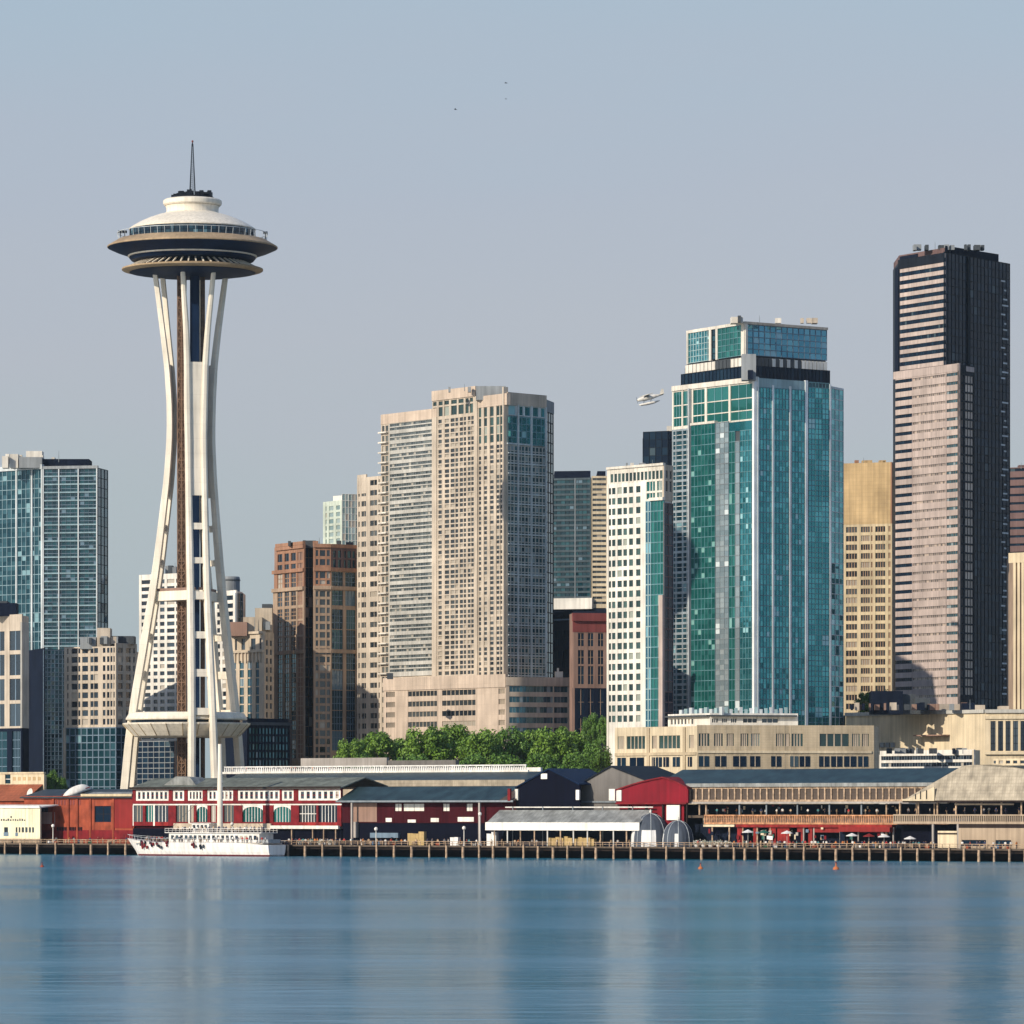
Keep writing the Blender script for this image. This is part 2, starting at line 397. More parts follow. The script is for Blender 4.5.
G('glass_pink', (.16, .13, .12), (.38, .31, .27), blind=(.5, .4, .33), pb=.12, metal=.15, rough=.2, tilt=.03)

# ================================================================== THE CITY, left to right
# --- teal glass tower at the left edge
b = Bld('glass_tower', 'tall blue-green glass tower at the left edge, with a white cluster of roof plant', [(-22, 1262), (43, 1246), (98, 1243), (108, 1252)], ref=2, depth=3)
b.core('core', 'grey_dark', 468, None)
R_ = [468+9.6*i for i in range(36)]
f = b.fr(0); b.glaze(f, -20, 16, 468, 800, 8, R_, 'glass_left', 'teal_line', mw=.22, hw=.22, sub=2); b.glaze(f, 17.5, 43, 468, 800, 6, R_, 'glass_left', 'teal_line', mw=.22, hw=.22, sub=2)
for x in (16, 31.5, 41.5): b.fin(f, x, x+1.3, 466, None, 'steel_pale', d1=.3)
f = b.fr(1); b.glaze(f, 43, 98, 468, 800, 12, [468+4.05*i for i in range(84)], 'glass_navy', 'frame_blue', mw=.06, hw=.16)
for i in range(24): b.slab(f, 43.4, 97.6, 475+8.1*i, 476.4+8.1*i, 'teal_line', -.4, .32, 'spandrel_band')
for i in range(24, 36): b.slab(f, 43.4, 97.6, 475+8.1*i, 476.6+8.1*i, 'frame_blue', -.4, .32, 'spandrel_band')
for x in (43, 58.5, 78, 96.5): b.fin(f, x, x+1.1, 466, None, 'steel_pale', d1=.45)
f = b.fr(2); b.glaze(f, 98, 108, 468, 800, 3, R_, 'glass_navy', 'frame_dark')
b.slab(b.fr(0), -20, 43, 463.5, 468, 'steel_pale', -.5, .5, 'parapet'); b.slab(b.fr(1), 43, 98, 465.5, 468.4, 'grey_conc', -.5, .5, 'parapet')
b.unit(19, 42, 457, 466, 'grey_conc', 4, 12); b.unit(40, 89, 459, 467, 'navy_wall', 6, 12); b.unit(2, 8, 456, 466, 'white_conc', 3, 5); b.unit(10, 18, 454, 466, 'white_conc', 5, 5)
b.unit(26, 42, 451, 458, 'white_conc', 8, 6); b.clutter(0, 60, 459, 9, ['white_conc', 'grey_conc', 'frame_white'], hmax=6); b.done()

# --- narrow dark slab and dark glass block below it
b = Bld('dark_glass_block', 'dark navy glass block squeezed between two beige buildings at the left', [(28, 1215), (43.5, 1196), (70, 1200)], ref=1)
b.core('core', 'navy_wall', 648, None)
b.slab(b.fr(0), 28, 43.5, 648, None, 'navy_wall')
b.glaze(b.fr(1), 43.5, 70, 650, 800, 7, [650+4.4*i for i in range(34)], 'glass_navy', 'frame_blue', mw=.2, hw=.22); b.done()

# --- beige block at the very left
b = Bld('corner_block', 'beige block with tall dark double windows, cut by the left edge', [(-30, 1166), (22, 1150), (29, 1156)], ref=1, depth=4)
b.core('core', 'beige', 614, None)
f = b.fr(0); b.grid(f, -30, 22, 614, 728, [(-22, -12), (-6, 4.5), (9.5, 20.5)], [(630.5, 650), (654, 675), (678.5, 700), (703.5, 726)], 'beige', 'glass_dark', mull=(2, 1, .5), fm='frame_blue')
f = b.fr(1); b.slab(f, 22, 29, 622, 728, 'beige_cool')
f = b.fr(0); b.grid(f, -30, 22, 728, None, [(-26, 7), (12, 21)], [(731, 775)], 'navy_wall', 'glass_navy', mull=(6, 5, .2), fm='frame_blue', win='base_window'); b.slab(b.fr(1), 22, 29, 728, None, 'navy_wall')
b.unit(-10, 16, 603, 614, 'navy_wall', 5, 8); b.unit(-10, 7, 601, 612, 'grey_dark', 8, 8); b.done()

# --- beige grid block with a glass base
b = Bld('grid_block', 'beige block of small windows over a blue glass base, left of the white tower', [(64, 1163), (116, 1153), (137, 1160)], ref=1)
b.core('core', 'beige', 649, None)
rr = [(647.5, 652.5)]+rws(656, 8.95, 5.8, 727)
f = b.fr(0); b.grid(f, 64, 116, 646, 727, [(67, 68.4), (71.4, 77.4), (78.3, 80.3), (82.2, 88), (90.4, 93.5), (94, 98), (102.8, 105.4), (107, 109.4), (110.4, 112.4), (113.4, 115)], rr, 'beige', 'glass_dark')
f = b.fr(1); b.grid(f, 116, 137, 643, 727, [(118, 123), (126, 131), (133.3, 135)], rr, 'beige', 'glass_dark')
for fr_, x0, x1, n in ((b.fr(0), 64, 116, 9), (b.fr(1), 116, 137, 4)): b.glaze(fr_, x0, x1, 727, 800, n, [727.6+7.4*i for i in range(10)], 'glass_left' if n == 9 else 'glass_navy', 'frame_blue', mw=.35, hw=.3, part='glass_base')
b.fin(b.fr(0), 64, 66, 727, None, 'beige', name='pier')
b.unit(97, 110, 628, 647, 'beige', 6, 8, 'penthouse'); b.unit(80, 96, 637, 647, 'grey_conc', 6, 6); b.unit(110, 134, 636, 645, 'grey_dark', 10, 8, 'penthouse'); b.clutter(82, 134, 640, 12, ['grey_conc', 'grey_dark', 'beige'], hmax=4)
b.done()

# --- white block with ribbon windows behind the tower legs
b = Bld('white_block', 'white block of small ribbon windows seen between the legs of the tall white tower', [(139, 1196), (182, 1186), (190, 1190)], ref=1, depth=5)
b.core('core', 'white_conc', 574, None)
f = b.fr(0); b.grid(f, 139, 182, 573, None, [(141.5, 150.5), (153.5, 157.5), (160, 164.5), (167, 174.5), (176, 181)], rws(578.5, 7.1, 4, 785), 'pale_white', 'glass_dark')
b.slab(b.fr(1), 182, 190, 573, None, 'white_conc')
b.clutter(158, 180, 571, 6, ['grey_conc', 'grey_dark'], hmax=6); b.done()

# --- white slim block right of the tower, with grey drum
b = Bld('slim_block', 'slim white block with four dark windows per row beside a grey round tower top', [(215, 1235), (236, 1226), (243, 1230)], ref=1)
b.core('core', 'white_conc', 590, None)
f = b.fr(0); b.grid(f, 215, 236, 590, None, [(217, 220), (222.4, 233)], rws(595, 8.0, 4.6, 785), 'pale_white', 'glass_dark', mull=(3, 1, .2), fm='frame_dark')
b.glaze(b.fr(1), 236, 243, 593, 790, 3, [593+8*i for i in range(24)], 'glass_navy', 'frame_blue')
b.done()
b = Bld('drum_tower', 'grey-green cylindrical tower top rising behind the slim white block', [(220, 1300), (238, 1300)])
c = at(230, 1310*YS); b.mb('wall', 'grey_conc').lathe(c, [(3.4, 5), (3.4, zat(576.5, b.Y)), (3.2, zat(575, b.Y)), (1.5, zat(574.6, b.Y))], 28); b.mb('ledge', 'grey_dark').lathe(c, [(3.6, zat(579, b.Y)), (3.6, zat(578, b.Y))], 28)
b.done()

# --- old stone block
b = Bld('stone_block', 'old ornate stone block with tall dark window strips between the white tower and brown tower', [(226, 1228), (264, 1216), (274, 1222)], ref=1, depth=5)
b.core('core', 'stone', 636, None)
f = b.fr(0)
b.grid(f, 226, 264, 632, 660, [(228, 231), (235, 237), (241.5, 245), (251, 255.5), (259.5, 261.5)], [(638, 649)], 'stone', 'glass_dark')
b.grid(f, 226, 264, 660, None, [(233, 236), (239.5, 243.8), (247.5, 251.8), (255.5, 259)], rws(660.4, 8.8, 7.6, 800), 'stone', 'glass_shade', wall='wall_lower', mull=(2, 1, .25), fm='frame_blue', sd=-.25)
for i in range(10): b.fin(f, 228+3.6*i, 229.1+3.6*i, 651, 662, 'stone', d1=.5, name='bracket')
b.slab(f, 226, 264, 631, 633.5, 'stone', -.6, .6, 'cornice'); b.slab(f, 226, 264, 650, 652, 'stone', -.6, .7, 'cornice')
b.grid(b.fr(1), 264, 274, 632, None, [(266, 268), (270, 272)], rws(640, 9, 5.5, 790), 'stone', 'glass_dark')
b.unit(229, 247, 622, 634, 'brown_stone', 5, 8, 'penthouse'); b.unit(243, 262, 617, 634, 'stone', 7, 8, 'penthouse'); b.unit(255, 272, 608, 634, 'stone', 9, 8, 'penthouse'); b.clutter(228, 270, 626, 12, ['stone', 'grey_conc', 'white_conc', 'grey_dark'], hmax=6); b.unit(262, 272, 604, 612, 'grey_dark', 12, 6)
b.done()

# --- dark low office behind the tower's foot
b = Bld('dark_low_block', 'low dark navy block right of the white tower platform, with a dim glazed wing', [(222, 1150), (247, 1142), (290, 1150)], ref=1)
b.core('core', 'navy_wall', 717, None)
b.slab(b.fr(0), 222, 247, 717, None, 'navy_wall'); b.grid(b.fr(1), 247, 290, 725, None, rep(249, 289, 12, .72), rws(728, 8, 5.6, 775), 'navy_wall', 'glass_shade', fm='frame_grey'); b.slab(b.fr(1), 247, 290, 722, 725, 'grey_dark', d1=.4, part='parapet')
b.done()

# --- brown stepped tower
b = Bld('brown_tower', 'brown stepped tower with copper bands and dark glass strips between its piers', [(273, 1249), (304, 1233), (305, 1238), (312.5, 1239), (313.5, 1230), (331, 1231), (356.5, 1237)], ref=4)
V = b.v
b.core('core', 'brown_stone', 543, None, ins=.45)
f = b.fr(0)
TOPS = [(276.5, 541, 569), (274, 569, 588), (273, 588, None)]
cols = [(277.4, 282.3), (284.4, 289), (290.8, 295.8), (297.4, 302.6)]
b.grid(f, 276.5, 304, 542, 570, cols, [(551, 559), (562, 568)], 'brown', 'glass_dark', mull=(2, 1, .2), fm='frame_dark')
b.grid(f, 274, 304, 570, 588, cols, [(571.5, 585.5)], 'brown', 'glass_dark', mull=(2, 3, .25), fm='frame_brown')
b.grid(f, 273, 304, 588, 651, cols, [(590, 604), (607, 618), (620, 634), (636, 649)], 'brown_light', 'glass_dark', mull=(2, 3, .25), fm='frame_brown')
b.grid(f, 273, 304, 651, None, cols, rws(653, 9.6, 9, 760), 'brown_light', 'glass_shade', mull=(2, 2, .25), fm='frame_beige')
for y, m_, d in ((545.5, 'brown', .5), (569, 'brown', .5), (587.5, 'brown_light', .6), (651, 'brown_light', .5)):
    for fr_, x0, x1 in ((b.fr(0), 276 if y < 560 else 273, 304), (b.fr(4), 313.5, 331), (b.fr(5), 331, 356.5)): b.slab(fr_, x0, x1, y-1.8, y+1.8, m_, -.55, d, 'band_course')
f = b.fr(2); b.glaze(f, 305, 312.5, 546, 780, 2, [546+10*i for i in range(24)], 'glass_dark', 'frame_brown')
f = b.fr(4); c4 = [(315.6, 318.4), (319.8, 325.4), (326.8, 330)]
b.grid(f, 313.5, 331, 544, 588, c4, [(550, 556), (559, 565), (571.5, 578), (580, 584)], 'brown', 'glass_dark')
b.grid(f, 313.5, 331, 588, None, c4, rws(591, 8.2, 5.6, 765), 'brown_light', 'glass_blind')
f = b.fr(5)
b.grid(f, 331, 356.5, 545, 570, [(333, 336), (338, 341), (344, 346), (347.5, 351), (352.5, 355)], [(550, 557), (559, 567)], 'purple_brown', 'glass_navy')
b.grid(f, 331, 356.5, 570, 607, [(332, 343), (345.3, 355.5)], [(571.5, 586), (590, 605)], 'brown_light', 'glass_navy', mull=(3, 3, .2), fm='frame_blue')
b.grid(f, 331, 356.5, 607, None, [(332, 343), (346.3, 355.5)], rws(609, 20.3, 19.6, 760), 'brown_light', 'glass_navy', mull=(4, 3, .2), fm='frame_blue')
b.slab(b.fr(0), 276.5, 304, 540.5, 544, 'brown', -.5, .5, 'parapet')
b.unit(304, 316, 540.5, 546, 'grey_dark', 8, 6); b.unit(346, 353, 542, 547, 'dark_metal', 8, 6); b.clutter(278, 350, 542, 6, ['brown', 'grey_dark'], hmax=2)
b.done()

# --- pale far tower
b = Bld('pale_tower', 'pale hazy tower top with a rounded cream corner peeping out behind the beige apartment tower', [(323, 1500), (342, 1490), (362, 1492)], ref=1)
b.core('core', 'pale_white', 500, None)
f = b.fr(0); b.grid(f, 323, 342, 500, None, [(325.5, 326.8), (329, 333.5), (336, 340)], rws(505, 6.6, 4.2, 640), 'pale_green', 'glass_pale')
b.glaze(b.fr(1), 342, 362, 494, 640, 6, [494+6.6*i for i in range(24)], 'glass_pale', 'pale_white')
b.core('crown', 'pale_white', 493, 500, verts=[b.V(332, 1500), b.V(345, 1496), b.V(362, 1498)])
b.done()

# --- beige apartment tower
b = Bld('apartment_tower', 'big beige apartment tower with ribbon windows on its left wing and a blue right side', [(357, 1233), (507, 1180), (546, 1190), (553.5, 1199)], ref=1)
f = b.fr(0); v = b.v
LF = lambda px: f.pt(f.s_of(px))
Y0 = b.Y; b.Y = LF(368).y; b.core('core', 'beige', 480, None, verts=[LF(357), LF(386)]); b.Y = LF(409).y; b.core('core', 'beige', 417, None, verts=[LF(380.5), LF(438)]); b.Y = Y0
b.core('core', 'beige', 395, None, verts=[LF(432), v[1], v[2], v[3]])
# stepped left wing
Y0 = b.Y; b.Y = LF(368).y
P = 10.12
b.grid(f, 357, 381, 477, None, [(358.3, 360), (361.4, 366), (370, 377), (378.5, 380)], rws(480.5, P, 5.2, 765), 'beige', 'glass_blind', mull=(2, 1, .18), fm='frame_beige')
b.slab(f, 357, 366, 474, 493, 'beige', -.5, -.1)
b.Y = LF(409).y
# ribbon wing
b.slab(f, 381, 437, 411.5, 421.5, 'beige_blank', -.5, .12, 'parapet')
rb = []
for i in range(25): y = 422+P*i; rb += [(y, y+2.7), (y+3.9, y+6.5)]
b.bands(f, 389, 437, 421.5, 676, rb, 'beige_cool', 'glass_ribbon', edge=.5, pane=1.4)
b.grid(f, 381, 389, 421.5, None, [(382, 384.5), (385.5, 388.3)], rws(423, P, 5.6, 765), 'beige', 'glass_ribbon')
for i in range(25): b.slab(f, 380.6, 388.6, 429.2+P*i, 430.6+P*i, 'white_conc', .01, 1.1, 'balcony_slab')
b.Y = LF(455).y
# main face
b.slab(f, 432.3, 476, 388.5, 398.5, 'beige_blank', -.5, .3, 'parapet')
mc = [(438.2, 441.6), (444.6, 449), (450.4, 454.4), (455.2, 458), (459.6, 462.8), (463.6, 466), (467.6, 470.4), (471, 473.6)]
b.grid(f, 432.3, 476, 398.5, 415, [(433, 436.6), (438.6, 442.6), (444.2, 449), (451, 456.8), (458.4, 463.6), (465.4, 468.6), (469.8, 473)], [(399.6, 403.6), (405.4, 414.6)], 'beige', 'glass_green')
rm = []
for i in range(26): y = 418+P*i; rm += [(y, y+3.6), (y+4.8, y+7.9)]
b.grid(f, 437, 476, 415, 678, mc, rm, 'beige', 'glass_blind', sd=-.02, pd=-.06)
b.slab(f, 432.3, 437, 415, 678, 'beige', -.5, .2)
b.Y = Y0
# front bay with strong piers
f2 = Fr(f.pt(f.s_of(475.5), .8), f.pt(f.s_of(507), .8))
b.slab(f2, 476, 507, 393.5, 405, 'beige_blank', -1.3, .1, 'parapet')
bc = [(478.6, 481.2), (483.8, 487), (489.8, 493.6), (496.2, 499.4), (500, 503)]
b.grid(f2, 476, 507, 405, 442, bc, [(405.6, 414.5), (416, 424), (425, 432.5), (433.5, 441)], 'beige', 'glass_green', sd=-.25, bd=-1.3)
rm2 = []
for i in range(23): y = 444+P*i; rm2 += [(y, y+3.5), (y+4.7, y+7.8)]
b.grid(f2, 476, 507, 442, None, bc, rm2, 'beige', 'glass_blind', sd=-.2, bd=-1.3)
b.fin(f2, 503.6, 506.8, 387, None, 'beige', d0=-1.2, d1=.5, name='corner_pier'); b.fin(f2, 475.8, 478, 393, None, 'beige', d0=-1.2, d1=.35, name='corner_pier')
# right side
f3 = b.fr(1); f4 = b.fr(2)
b.slab(f3, 507, 546, 392, 404.4, 'beige_blank', -.5, .3, 'parapet'); b.slab(f4, 546, 553.5, 396, 408, 'grey_conc', -.5, .2, 'parapet')
b.grid(f3, 507, 546, 404.4, 415, [(508.4, 515.6), (517.4, 523), (525, 531), (533, 538.5), (541, 545.5)], [(405.4, 414)], 'steel_pale', 'glass_teal')
b.glaze(f3, 507, 546, 416, 443, 8, [416, 423, 430, 436.5, 443], 'glass_teal', 'frame_teal', mw=.3, hw=.3)
b.slab(f3, 507, 530, 442.5, 444, 'steel_pale', -.3, .3, 'ledge')
b.glaze(f3, 507, 546, 445, 700, 11, [445+P*i/2 for i in range(51)], 'glass_shade', 'beige_cool', mw=.42, hw=.3)
for i in range(25): b.slab(f3, 508, 545.5, 452+P*i, 453.3+P*i, 'steel_pale', -.3, .35, 'spandrel_band')
for x in (517.2, 530.5, 545): b.fin(f3, x, x+1.1, 404, None, 'steel_pale', d1=.45)
b.glaze(f4, 546, 553.5, 408, 700, 3, [408+P*i for i in range(30)], 'glass_navy', 'frame_dark', mw=.2, hw=.3)
b.unit(476, 506, 386, 398, 'grey_conc', 9, 10, 'penthouse'); b.clutter(440, 540, 388, 6, ['beige', 'grey_conc'], hmax=1.5, Yb=(10, 18))
b.done()

# --- podium in front of it
b = Bld('podium_block', 'low wide beige podium with four rows of ribbon windows behind the green trees', [(383.5, 1206), (506, 1168), (571, 1173)], ref=1)
b.core('core', 'beige', 676, None)
f = b.fr(0); rp = rws(688.4, 10.5, 5.2, 735)
b.slab(f, 383.5, 506, 674, 687, 'beige_blank', -.5, .25, 'parapet')
b.grid(f, 383.5, 506, 687, None, [(386, 395), (408, 437), (442, 475.5), (498.5, 505)], rp, 'beige_blank', 'glass_blind', mull=(8, 1, .25), fm='frame_beige')
f = b.fr(1); b.slab(f, 506, 571, 677, 685.5, 'beige', -.5, .25, 'parapet'); b.bands(f, 506, 571, 685.5, None, rws(686, 10.4, 5.8, 735), 'beige', 'glass_shade', pane=1.1)
b.fin(f, 553, 554, 685, None, 'beige', d1=.1); b.unit(555, 563, 671.5, 679, 'white_conc', 8, 5); b.unit(557, 559, 668, 679, 'white_conc', 10, 2); b.unit(387, 393, 673, 677, 'grey_dark', 6, 3)
b.done()

# --- grey louvred tower
b = Bld('grey_band_tower', 'dark grey tower with close horizontal bands and one beige strip, behind the beige apartment tower', [(550, 1362), (591, 1358), (607, 1358)], ref=1)
b.core('core', 'grey_dark', 478, 700); b.core('plant_floor', 'navy_wall', 468, 479, verts=[b.V(551, 1366), b.V(594, 1364)], ins=1.2); b.core('plant_floor', 'navy_wall', 468, 479, verts=[b.V(596, 1366), b.V(607, 1366)], ins=.5)
rr = rws(479.5, 5.15, 3.1, 597)
b.bands(b.fr(0), 552, 591, 477.5, 598, rr, 'slat_shade', 'glass_navy', pane=1.6, edge=.4, fm='frame_dark'); b.fin(b.fr(0), 574.6, 575.6, 478, 598, 'frame_grey', d1=.1)  # the shade of this face is put into its dark band colour
b.bands(b.fr(1), 591.6, 607, 476, 608, rws(478, 5.15, 2.4, 606), 'cream', 'glass_blind', pane=2, edge=.3)
b.slab(b.fr(0), 552, 593, 598, 609, 'pale_white', -.5, 1.2, 'roof_fascia'); b.slab(b.fr(0), 550, 607, 609, None, 'navy_wall', -.5, 0)
b.done()
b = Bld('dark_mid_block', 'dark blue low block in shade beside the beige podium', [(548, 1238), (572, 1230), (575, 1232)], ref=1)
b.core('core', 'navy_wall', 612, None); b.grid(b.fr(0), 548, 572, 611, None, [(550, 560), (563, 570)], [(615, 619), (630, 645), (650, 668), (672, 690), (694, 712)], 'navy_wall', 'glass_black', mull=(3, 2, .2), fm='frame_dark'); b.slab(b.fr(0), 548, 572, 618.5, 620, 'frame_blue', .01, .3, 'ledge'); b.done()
b = Bld('maroon_block', 'maroon block with a red top band, left of the white building with square windows', [(569.5, 1163), (573, 1155), (607, 1157)], ref=1)
b.core('core', 'maroon_stone', 616, None)
f = b.fr(1); b.slab(f, 573, 607, 621, 632, 'maroon_stone', -.5, .1); b.slab(f, 572.4, 607, 613, 621, 'maroon_stone', -.5, .9, 'cornice'); b.slab(b.fr(0), 569.5, 573, 613, None, 'brown_stone')
cc = [(578, 584), (588, 593.5), (598, 603.5)]
b.grid(f, 573, 607, 632, 688, cc, [(633, 646), (650, 664), (666, 684)], 'brown_stone', 'glass_black', mull=(2, 2, .15), fm='frame_brown')
b.grid(f, 573, 607, 688, None, cc, [(689, 715), (718, 740)], 'navy_wall', 'glass_black', mull=(2, 2, .15), fm='frame_brown')
b.done()

# --- dark box behind
b = Bld('black_block', 'black glass block top peeping out left of the teal glass tower', [(643, 1400), (668, 1396), (690, 1402)], ref=1)
b.core('core', 'navy_wall', 432, None)
for i, x0, x1, n in ((0, 643, 668, 4), (1, 668, 690, 3)): b.glaze(b.fr(i), x0, x1, 431, 640, n, [431+8*k for k in range(26)], 'glass_black', 'frame_dark', mw=.2)
b.unit(667, 672, 426, 433, 'white_conc', 4, 4); b.done()

# --- white grid building
b = Bld('white_grid_tower', 'white building with a regular grid of square dark windows and a green glass side', [(607, 1118), (664, 1103), (673, 1107)], ref=1, depth=7)
b.core('core', 'white_conc', 468, None)
f = b.fr(0); q = 10.48
b.grid(f, 607, 664, 464.5, 480, rep(610, 663, 14, .72), [(470, 478.4)], 'white_conc', 'glass_green')
b.grid(f, 607, 645.5, 480, None, [(609, 611), (612, 615.4), (617.4, 621.8), (623.3, 627), (629, 633), (636, 640.4)], rws(484, q, 6.5, 722), 'pale_white', 'glass_green')
b.slab(f, 607, 609, 480, None, 'white_conc', -.5, .15)
b.grid(f, 645.5, 664, 480, 500, [(646.5, 655), (657, 662)], [(480.5, 490), (492, 498)], 'white_conc', 'glass_emerald', mull=(3, 1, .3))
b.glaze(f, 645.5, 651, 500, 765, 2, [500+q*i for i in range(26)], 'glass_blue', 'teal_trim', mw=.4, hw=.3)
b.glaze(f, 651, 664, 502, 765, 4, [500+q*i for i in range(26)], 'glass_emerald', 'frame_teal', mw=.14, hw=.3)
g_ = b.fr(1)
b.grid(g_, 664, 673, 464.5, 500, [(665.5, 668), (669.4, 672)], [(470, 478), (480.5, 491)], 'stone', 'glass_dark')
b.glaze(g_, 664, 673, 503, 765, 2, [503+q*i for i in range(26)], 'glass_black', 'purple_brown', mw=.14, hw=.3)
b.fin(f, 660, 664, 595, None, 'pink_conc', d1=.6, name='brick_pier')
b.slab(f, 650, 664, 497, 500, 'white_conc', -.4, .6, 'ledge'); b.slab(f, 607, 664, 462.8, 465.2, 'white_conc', -.6, .4, 'cornice'); b.clutter(612, 668, 464, 5, ['white_conc', 'grey_conc'], hmax=1.6); b.done()

# --- teal glass tower
b = Bld('teal_tower', 'tall teal glass tower with white vertical piers and a glazed box crown', [(672, 1183), (757, 1156), (831, 1170), (843.5, 1177)], ref=1, depth=15)
v = b.v; f = b.fr(0); g_ = b.fr(1); h_ = b.fr(2); q = 10.4
b.core('core', 'grey_dark', 381, None)
RT = lambda y, n: [y+q*i for i in range(n)]
# left face, upper part
b.slab(f, 672, 757, 376.5, 381.5, 'white_conc', -.5, .25, 'parapet')
b.grid(f, 672, 755, 381.5, 421, [(673.4, 681.4), (682.8, 691.6), (692.9, 704.6), (706.8, 728.4), (730.4, 753.8)], [(382.8, 396.3), (397.3, 408.6), (409.6, 418)], 'white_conc', 'glass_emerald', mull=(3, 1, .3), fm='frame_teal', win='crown_window', sd=-.2)
# left face, white framed strip
b.grid(f, 672, 691, 421, None, [(673.2, 675.4), (676.2, 681.8), (682.8, 686.4), (686.9, 690.2)], rws(423, q, 8.0, 765), 'silver_panel', 'glass_left', mull=(1, 2, .16), fm='frame_white')
# projecting bay
fb = Fr(f.pt(f.s_of(690), .9), f.pt(f.s_of(756.5), .9))
LB = lambda px, d: fb.pt(fb.s_of(px), d)
b.core('bay_core', 'grey_dark', 419, None, verts=[LB(690.5, 0), LB(756, 0)], depth=6)
b.glaze(fb, 691, 715, 419, 770, 7, RT(419, 34), 'glass_emerald', 'frame_teal', mw=.12, hw=.2, sub=2)
b.glaze(fb, 715.4, 728.6, 419, 770, 3, RT(419, 34), 'glass_silver', 'frame_grey', mw=.08, hw=.2, part='silver_panels', sub=2)
b.glaze(fb, 729, 735, 430, 770, 2, RT(429.4, 33), 'glass_emerald', 'frame_teal', mw=.12, hw=.18)
b.glaze(fb, 735, 739.6, 440, 770, 1, RT(439.8, 32), 'glass_silver', 'frame_grey', mw=.08, hw=.2, part='silver_panels')
b.glaze(fb, 740, 754, 429.4, 770, 5, RT(429.4, 33), 'glass_teal', 'frame_teal', mw=.12, hw=.18, sub=2)
b.slab(fb, 728.8, 754, 420, 429.2, 'glass_teal', -.4, -.2, 'bay_top'); b.slab(fb, 690.5, 715, 416.6, 419, 'white_conc', -1.5, .2, 'ledge')
b.fin(f, 690.2, 691.2, 381, None, 'steel_pale', d1=1.0); b.fin(f, 755, 757, 377, None, 'fin_pale', d1=1.1, name='corner_pier')
# right face
b.glaze(g_, 757, 808, 387, 770, 16, RT(387, 37), 'glass_teal', 'frame_teal', mw=.12, hw=.26, sub=2)
b.slab(g_, 757, 808, 377.8, 387, 'teal_trim', -.5, -.02, 'parapet')
b.glaze(g_, 808.4, 829, 378, 770, 6, RT(378.5, 38), 'glass_navy', 'frame_teal', mw=.12, hw=.26, sub=2)
b.glaze(g_, 808.4, 829, 378, 770, 3, RT(383.7, 37), 'glass_teal', 'frame_teal', mw=.12, hw=.22, d=.06)
for x0, x1 in ((757.3, 758.6), (772, 773.8), (789.2, 791), (805, 807.6)): b.fin(g_, x0, x1, 384 if x0 > 760 and x0 < 800 else 377, None, 'fin_pale', d1=.2)
b.fin(g_, 829.4, 830.8, 379, None, 'fin_pale', d1=.2)
b.glaze(h_, 831.4, 843.5, 383, 770, 3, RT(383, 38), 'glass_teal', 'steel_pale', mw=.2, hw=.22, sub=2)
b.slab(h_, 831.4, 843.5, 381, 383, 'steel_pale', -.5, .1, 'parapet')
# dark setback storey, lantern and crown
s1 = [b.V(681, 1184), b.V(752, 1160), b.V(830, 1174)]
b.core('setback_core', 'navy_wall', 362.5, 384, verts=s1, ins=.6)
for i, n in ((0, 20), (1, 22)):
    fr_ = Fr(s1[i], s1[i+1]); b.glaze(fr_, (681, 752)[i], (752, 830)[i], 365, 380, n, [364, 379.5], 'glass_black', 'frame_dark', mw=.15, part='setback_glass')
s2 = [b.V(684.5, 1186), b.V(746, 1164), b.V(828, 1177)]
b.core('lantern_core', 'grey_dark', 352, 364, verts=s2, ins=.6)
for i, m_ in ((0, 'white_conc'), (1, 'grey_conc')):
    fr_ = Fr(s2[i], s2[i+1]); x0, x1 = ((684.5, 746), (746, 828))[i]
    for k, (p, r_) in enumerate(rep(x0+.5, x1-.5, (16, 22)[i], .84)):
        b.fin(fr_, p, r_, 354, 362.4, ['white_conc', 'pale_white', 'grey_dark', 'steel_pale'][(0 if k < 8 or k > 11 else 2) if i == 0 else (2 if k < 6 else (3 if k < 14 and k % 2 else 2) if k < 15 else 1)], d0=-.5, d1=0, name='lantern_panel')
s3 = [b.V(687, 1187), b.V(745, 1164), b.V(827.5, 1179)]
b.core('crown_core', 'grey_dark', 321, 353, verts=s3, ins=.6)
c1 = Fr(s3[0], s3[1]); c2 = Fr(s3[1], s3[2])
RC = [321+6.1*i for i in range(6)]
b.glaze(c1, 688, 710, 321, 352, 8, RC, 'glass_teal', 'teal_trim', mw=.3, hw=.2, part='crown_glass', sub=2); b.glaze(c1, 712, 716, 321, 352, 1, RC, 'glass_navy', 'frame_dark', part='crown_glass')
b.glaze(c1, 718, 741.5, 321, 352, 6, RC, 'glass_emerald', 'frame_teal', mw=.12, part='crown_glass')
b.glaze(c2, 747.5, 827, 321, 352, 14, RC, 'glass_blue', 'frame_blue', mw=.22, hw=.22, part='crown_glass')
for x0, x1, fr_ in ((687, 688.4, c1), (709.4, 711.6, c1), (716, 718, c1), (741.6, 744.8, c1)): b.fin(fr_, x0, x1, 318.8, 352.4, 'white_conc', d1=.25, name='crown_pier')
b.fin(c2, 745.2, 747.4, 318.8, 352.4, 'white_conc', d1=.22, name='crown_pier')
b.slab(c1, 687, 745, 318, 321, 'white_conc', -.6, .3, 'cornice'); b.slab(c2, 745, 827.5, 318, 320.6, 'beige', -.6, .3, 'cornice')
b.unit(738, 741, 315.5, 320, 'grey_dark', 6, 3); b.unit(731, 743, 316.8, 321, 'white_conc', 8, 5); b.clutter(720, 820, 319, 4, ['white_conc', 'beige'], hmax=1.2)
pp = at(744, 1155*YS); b.unit(742, 756, 354, 378, 'grey_conc', -4, 5, 'crane_dock'); b.unit(748, 753, 370, 377, 'navy_wall', -6, 3, 'crane_dock')
b.done()

